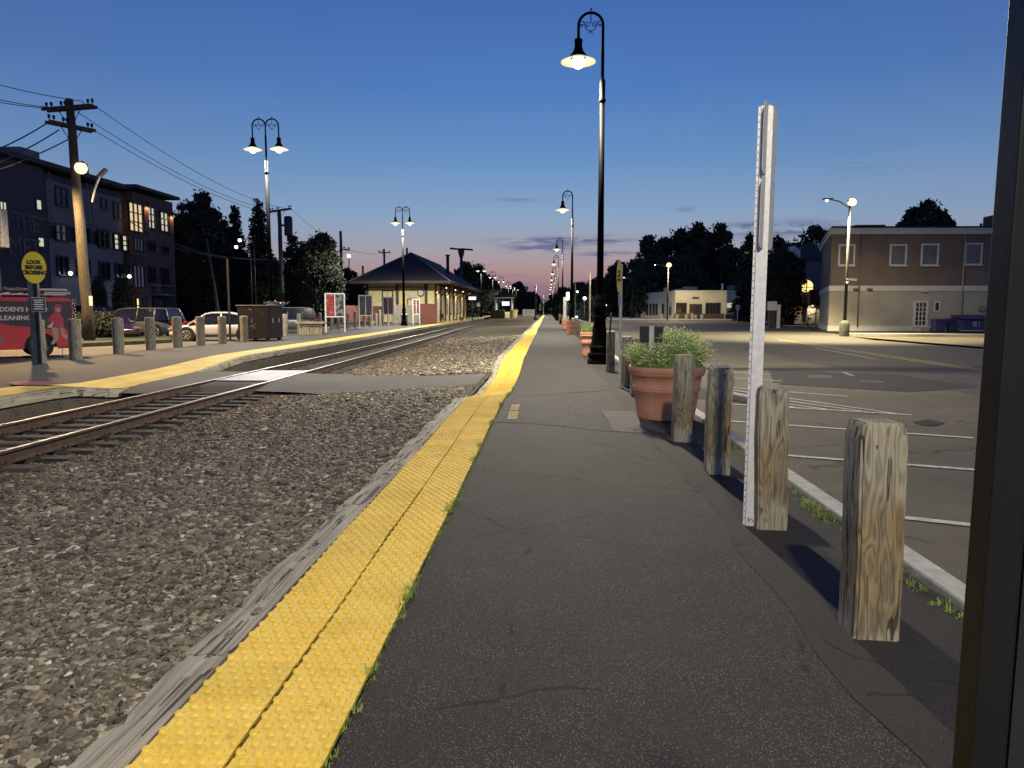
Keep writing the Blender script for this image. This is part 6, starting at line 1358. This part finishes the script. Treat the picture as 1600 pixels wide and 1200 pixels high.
f1.win(wb, (1057, 474, 1072, 489), E_warmwin2 if False else M_glass, M_brownt, 4, 1, fw_=.12); f1.win(wb, (1058, 483, 1064, 488), E_orange, M_brownt, 1, 1, fw_=.05, proud=.14); f1.win(wb, (1103, 474, 1125, 490), M_glass, M_brownt, 4, 1, fw_=.12); f1.win(wb, (1078, 476, 1096, 497), M_dark, M_brownt, 2, 1, name='door', fw_=.12); f1.win(wb, (1079, 478, 1084, 496), E_orange, M_brownt, 1, 2, fw_=.05, proud=.14)
f2.win(wb, (1136, 473.5, 1144, 481), E_warmwin2, M_trim, 3, 1, fw_=.1); f2.win(wb, (1156, 474, 1162, 491), M_glass, M_trim, 1, 1, name='door'); f2.win(wb, (1148, 474, 1152, 489), M_stucco, M_trim, 1, 1)
for a_ in (1010, 1015, 1020, 1024.5, 1034.5, 1046): f0.win(wb, (a_, 475, a_+3, 492), M_glass, M_brownt, 1, 1, fw_=.08)
b = MB(); f1.box(b, (1082, 464, 1092, 467), M_brownt, .12); b.build('sign_plate', wb)
b = MB()
for px, w_, h_ in ((1079, 2.6, 1.1), (1064, 1.1, .7), (1152, 3, 1.3), (1041, .5, .9), (1056, .7, .6)): q = D(px, 455, 140); b.bbox((q.x, 141, zt+h_/2), (w_, 1.5, h_), M_grime, .05)
q = D(1128.5, 455, 138); b.tube([(q.x, 138, zt), (q.x, 138, zt+1.6)], .18, M_steel, 8); b.build('roof_unit', wb)
for px in (1073, 1082, 1087, 1097, 1058, 1033): 
    p = D(px, 496, 127.5); b = MB(); b.lathe([(.25, 0), (.40, .75), (.44, .8), (.001, .82)], M_conc, n=12); o = b.build('planter_pot', label='pale plant pot on the pavement before the white building', cat='planter', group='pots before the white building'); o.location = (p.x, 127.5, -.02)
# other little houses
h2 = empty('grey_house', label='small grey two storey house left of the white building', cat='house'); q0, q1 = D(994, 480, 175), D(1024, 480, 175); zt2 = D(1000, 457, 175).z; b = MB(); b.box(((q0.x+q1.x)/2, 178, zt2/2), (q1.x-q0.x, 7, zt2), M_grey3); b.build('wall', h2); b = MB(); b.add([(q0.x-.3, 174.3, zt2), (q1.x+.3, 174.3, zt2), (q1.x+.3, 182, zt2), (q0.x-.3, 182, zt2), (q0.x, 178, zt2+2.5), (q1.x, 178, zt2+2.5)], [(0, 1, 5, 4), (2, 3, 4, 5), (1, 2, 5), (3, 0, 4)], M_roof); b.build('roof', h2); fh = Facade((q0.x, 174.5), (q1.x, 174.5)); fh.win(h2, (1002, 460, 1007, 467), M_glass, M_trim, 1, 2)
# ------------------------------------------------ street lamps
def street_lamp(px, py_b, py_t, Y, label, arm_px=None, head=None, E=0, colr=(1, .8, .45), base=True, r0=.11, warm=True, off=(0, 0)):
    p = D(px, py_b, Y); z1 = D(px, py_t, Y).z; r_ = empty('street_lamp', (p.x, Y, -.12), label=label, cat='street lamp'); b = MB(); b.tube([(0, 0, .1), (0, 0, z1)], [r0, r0*.6], M_spole, 10); b.build('pole', r_)
    if base: b = MB(); b.lathe([(.30, -.1), (.30, .75), (.24, .92), (.12, 1.0)], M_baseconc, n=18); b.build('base', r_)
    if warm: b = MB(); b.bbox((0+.1, 0, z1+.06), (.5, .3, .16), M_grime, .04); hd = b.build('lamp_head', r_); b = MB(); b.sphere((.1, -.05, z1+.0), .26 if Y < 60 else .42, E_sodw, 8, .9); b.build('bulb', hd)
    if arm_px: q = D(arm_px[0], arm_px[1], Y)-Vector((p.x, Y, 0)); b = MB(); b.tube([(0, 0, z1-.35), (q.x*.5, 0, (z1+q.z)/2-.0), (q.x, 0, q.z+.12)], .04, M_grime, 6); a_ = b.build('arm', r_); b = MB(); b.bbox((q.x-.1, 0, q.z+.12), (.6, .26, .1), M_grime, .03); b.sphere((q.x-.15, 0, q.z+.04), .09, E_led, 5); b.build('lamp_head', a_)
    if E: add_light(r_, (.7, -.9, z1-.35), E, colr, .2, 177)
    if E and arm_px and Y < 60: add_light(r_, (q.x-.15, -.1, q.z-.1), E*8.5, (1, .82, .46), .15, 118)
    return r_
street_lamp(1319, 523, 313, 47.2, 'street lamp with concrete base before the brown building', (1296, 311), E=2300)
o = C.objects  # spill of the near street lamp lands on the street
street_lamp(1042.5, 498, 413, 122, 'street lamp with starry glow above the white building', (1025, 413), E=6500, base=False, r0=.14)
street_lamp(987.5, 490, 436, 150, 'pale street lamp post left of the white building', (976, 433), E=0, base=False, r0=.2, warm=False)
b = MB(); p = D(1333, 438, 47); q = D(1319, 438, 47)
sg = empty('street_name_sign', (q.x+.1, 46.95, p.z), label='pale street name blades on the lamp before the brown building', cat='sign'); b.box((.35, 0, .05), (.62, .03, .13), M_trim, ry=.1); b.box((.1, .15, -.12), (.03, .5, .12), M_trim); b.build('blade', sg)
put_text(sg, 'HAVEN ST', .11, M_signblk, (.35, -.02, .05), -PI/2, th=.004) if False else None
b = MB(); b.box((0, 0, 0), (.1, .1, .1), M_dark)
# far yellow globe, distant lamps
for px, py, Y, m, rr_, lb in ((913.5, 466, 60, E_lampw, .14, 'round glowing globe lamp among the street trees'), (946, 477, 160, E_led, .25, 'tiny white street lamp low between lamp base and oval sign'), (902, 456, 150, E_led, .2, 'tiny white lamp above the oncoming car')):
    p = D(px, py, Y); b = MB(); b.sphere((p.x, Y, p.z), rr_, m, 8); b.tube([(p.x, Y, p.z-rr_), (p.x, Y, -.1)], .05, M_dark, 6); b.build('globe_lamp', label=lb, cat='street lamp')
for px, py, lb in ((374.5, 375.5, 'upper'), (369, 386, 'lower')):
    p = D(px, py, 64); b = MB(); b.sphere((p.x, 64, p.z), .14, E_led, 6); b.box((p.x+.6, 64.1, p.z+.12), (1.2, .08, .08), M_dark); b.tube([(p.x+1.2, 64.1, p.z+.1), (p.x+1.2, 64.1, 0)], .06, M_dark, 6); b.build('parking_lamp', label='%s of two small bright lamps against the conifers' % lb, cat='street lamp')
p = D(545, 400, 95); b = MB(); b.sphere((p.x, 95, p.z), .22, E_led, 6); b.tube([(p.x, 95, p.z), (p.x, 95.2, 0)], .07, M_dark, 6); b.build('parking_lamp', label='bright round lamp beside the bare pole left of the station', cat='street lamp')
# small posts by the street
p = G(1205, 515, -.12); b = MB(); z1 = D(1205, 484, p.y).z; b.box((p.x, p.y, z1/2), (.5, .3, z1), M_dark); b.box((p.x, p.y-.02, D(1205, 478, p.y).z), (.75, .3, .75), M_trim); b.box((p.x+.55, p.y, 1.0), (.28, .2, 2.0), M_trim); b.build('street_kiosk', label='dark narrow street kiosk with pale top beside the crosswalk', cat='kiosk')
p = G(1152, 505, -.12); b = MB(); b.tube([(p.x, p.y, -.1), (p.x, p.y, 2.1)], .05, M_steel, 6); b.box((p.x, p.y-.06, 1.9), (.5, .03, .6), M_trim); b.build('street_sign', label='small sign on a thin post before the white building', cat='sign')
# ------------------------------------------------ near platform furniture
def dummy_():
    return None
def pot(name, label, px, py, rim, H, wall, cat='planter', ribs=True):
    p = G(px, py, 0); r_ = empty(name, (p.x, p.y, 0), label=label, cat=cat); b = MB(); R = rim/2; rb_ = R*.74
    def rr(z): return rb_+(R*.95-rb_)*(z/H)
    pr = [(.001, .01), (rb_, 0), (rb_+.004, .02)]; pr += [(rr(.25*H), .25*H), (rr(.53*H), .53*H), (rr(.53*H)+.012, .54*H), (rr(.55*H)+.012, .56*H), (rr(.57*H), .57*H), (rr(.58*H)+.012, .585*H), (rr(.6*H)+.012, .6*H), (rr(.61*H), .615*H), (rr(.82*H), .82*H), (rr(.83*H)+.03, .835*H), (rr(.85*H)+.03, .87*H), (R*.98, .885*H), (R, .90*H), (R, .985*H), (R*.985, H), (R*.92, H), (R*.90, H-.03), (R*.89, H-.07), (.001, H-.06)]
    b.lathe(pr, M_terra, n=48); b.build('pot', r_); b = MB(); b.lathe([(R*.895, H-.055), (.001, H-.03)], M_soil, n=24); b.build('soil', r_); return r_, p
pr_, pp_ = pot('flower_pot', 'big terracotta pot overflowing with pale wildflowers behind the timber bollards', 1040, 652, 1.06, .73, .03)
# wildflowers
V = []; Fc = []; FV = []; FF = []; r = np.random.default_rng(4)
def ad(Vl, Fl, pts): o_ = len(Vl); Vl += pts; Fl.append(tuple(range(o_, o_+4)))
for i in range(1900):
    a = r.random()*2*PI; q = .46*math.sqrt(r.random()); bx_, by_ = q*math.cos(a), q*math.sin(a); h = r.uniform(.16, .50)*(1.0-.35*(q/.46)**2)*(1.18 if bx_ > -.05 else .95); out = .10+.30*q; l = r.normal(0, .06); bb_ = r.random()*6.28
    tip = (bx_+bx_*out*1.1+l, by_+by_*out*1.1+r.normal(0, .05), .68+h); md = (bx_+bx_*out*.4+l*.2, by_+by_*out*.4, .68+h*.55); w_ = .0022
    for A_, B_ in (((bx_, by_, .66), md), (md, tip)): ad(V, Fc, [(A_[0]-w_, A_[1], A_[2]), (A_[0]+w_, A_[1], A_[2]), (B_[0]+w_, B_[1], B_[2]), (B_[0]-w_, B_[1], B_[2])])
    for k in range(4):
        t_ = r.uniform(.1, .85); c = [md[j]*(1-t_)+tip[j]*t_ for j in range(3)] if t_ > .4 else [bx_*(1-t_)+md[0]*t_, by_*(1-t_)+md[1]*t_, .66*(1-t_)+md[2]*t_]; an = r.random()*6.28; L_ = r.uniform(.02, .05); ad(V, Fc, [(c[0], c[1], c[2]), (c[0]+L_*.5*math.cos(an)-.004, c[1]+L_*.5*math.sin(an), c[2]+L_*.5), (c[0]+L_*math.cos(an), c[1]+L_*math.sin(an), c[2]+L_*.8), (c[0]+L_*.5*math.cos(an)+.004, c[1]+L_*.5*math.sin(an), c[2]+L_*.35)])
    for k in range(r.integers(2, 7)):
        c = [tip[0]+r.normal(0, .018), tip[1]+r.normal(0, .018), tip[2]+r.normal(0, .02)]; s_ = r.uniform(.006, .014); n1 = r.normal(size=3); n1 /= np.linalg.norm(n1); n2 = np.cross(n1, r.normal(size=3)); n2 /= np.linalg.norm(n2); c = np.array(c); ad(FV, FF, [tuple(c-n1*s_), tuple(c+n2*s_), tuple(c+n1*s_), tuple(c-n2*s_)])
fl_ = MB(); fl_.add(V, Fc, M_stem); o = fl_.build('wildflower_plant', label='bushy pale yellow wildflowers growing in the big terracotta pot', cat='plant'); o.location = (pp_.x, pp_.y, .01)
f2_ = MB(); f2_.add(FV, FF, M_flower); f2_.build('blossom', o)
# black notice on white stake in the pot
q = D(1017, 560, pp_.y-.25); ns = empty('notice_board', (q.x, q.y, .6), label='small blank black board on a white stake standing in the flower pot', cat='sign'); zt = D(1017, 509, q.y).z-.6; s_ = q.y/F
b = MB(); b.bbox((0, -.02, zt/2), (7.5*s_, .02, zt), M_white, .004); b.build('stake', ns); b = MB(); zc_ = D(1017, 523, q.y).z-.6; b.box((.0, 0, zc_), (36*s_, .012, 25*s_), M_signblk, ry=.03); b.build('board', ns)
pot('flower_pot', 'small terracotta pot just left of the fluted lamp base', 918, 556, .50, .78, .02)
p2, q2 = pot('flower_pot', 'terracotta pot with thin post beside it further up the platform', 891, 522, .62, .85, .02)
pot('flower_pot', 'farthest terracotta pot half hidden behind another pot', 883, 514, .6, .8, .02)
for (px, py, hh, nm, sd) in ((917, 556, .35, 'spiky grasses growing in the small pot by the lamp base', 1), (891, 522, .25, 'low grasses growing in the pot up the platform', 2)):
    g_ = G(px, py, 0); blades([(g_.x+rnd.uniform(-.15, .15), g_.y+rnd.uniform(-.15, .15), .74, rnd.uniform(.6, 1.2)) for _ in range(25)], hh, 6, .05, 'grass', M_grass, nm, .006, .4)
p = G(929, 556, 0); b = MB(); b.lathe([(.20, 0), (.22, .75), (.24, .78), (.24, .84), (.18, .92), (.001, .95)], M_black, (p.x+.06, p.y+1.0, 0), 18); b.build('litter_bin', label='black litter bin squeezed between small pot and lamp base', cat='litter bin')
p = G(871, 500, 0); b = MB(); b.lathe([(.35, 0), (.38, 1.2), (.40, 1.3), (.001, 1.4)], M_black, (p.x, p.y, 0), 14); b.build('litter_bin', label='dark litter bin far up the near platform', cat='litter bin')
for (px, py, pt_, lb) in ((898.5, 523, 441, 'thin pale sign pole beside the pot up the platform'), (921, 545, 424, 'tall thin pale pole rising left of the lamp post')):
    p = G(px, py, 0); z1 = D(px, pt_, p.y).z; b = MB(); b.box((p.x, p.y, z1/2), (.06, .04, z1), M_postg); b.box((p.x, p.y-.03, z1-.3), (.03, .01, .45), M_trim); b.build('sign_pole', label=lb, cat='pole')
p = D(882.5, 480, 62); b = MB(); b.box((p.x, 62, 1.3), (.25, .2, 2.6), M_trim); b.build('ticket_post', label='pale narrow cabinet post beside the second arched lamp', cat='post')
p = D(885, 463, 62); b = MB(); b.lathe([(.001, -.35), (.12, -.3), (.13, .3), (.001, .35)], E_lampw, (p.x+.1, 61.5, p.z), 10); b.tube([(p.x+.1, 61.5, p.z-.3), (p.x+.1, 61.5, 0)], .05, M_dark, 6); b.build('globe_lamp', label='slim glowing lantern beside the second arched lamp', cat='street lamp')
# concrete wheel stop in the lot
a = G(1139, 624, -.13); c = G(1170, 630, -.13); m_ = (a+c)/2; b = MB(); b.bbox((0, 0, .07), (1.1, .18, .14), M_conc, .03); o = b.build('wheel_stop', label='worn concrete wheel stop behind the third timber bollard', cat='wheel stop'); o.location = (m_.x, m_.y, -.13); o.rotation_euler = (0, 0, math.atan2((c-a).y, (c-a).x))
# far-off woods closing the horizon: one mass on each side
def woods(name, x0, y0, x1, y1, h, n, label, seed):
    r_ = random.Random(seed); bl = []
    L = math.hypot(x1-x0, y1-y0); k = int(L/7)
    for i in range(k):
        t_ = (i+r_.random())/k; bl.append((x0+(x1-x0)*t_+r_.uniform(-3, 3), y0+(y1-y0)*t_+r_.uniform(-3, 3), h*r_.uniform(.32, .5), 6.5, 6.5, h*r_.uniform(.42, .6)))
    P, Fq = leafcloud(bl, n, .7, seed); P[:, 2] = np.maximum(P[:, 2], -.3)
    link(name, np_mesh(name, P, Fq, M_leaf), kind='stuff', label=label, cat='woods')
woods('far_woods', -62, 90, -34, 330, 8.5, 16000, 'dark far-off wood along the left behind the station', 1)
woods('far_woods', -120, 100, -45, 88, 8, 7000, 'dark wood behind the apartment block', 4)
woods('far_woods', -34, 330, -6, 620, 9, 9000, 'dark wood closing the left side of the horizon', 2)
woods('far_woods', 8, 270, 60, 190, 8.5, 9000, 'dark far-off wood behind the white building', 3)
woods('far_woods', -6, 640, 30, 270, 9, 9000, 'dark wood closing the right side of the horizon', 6)
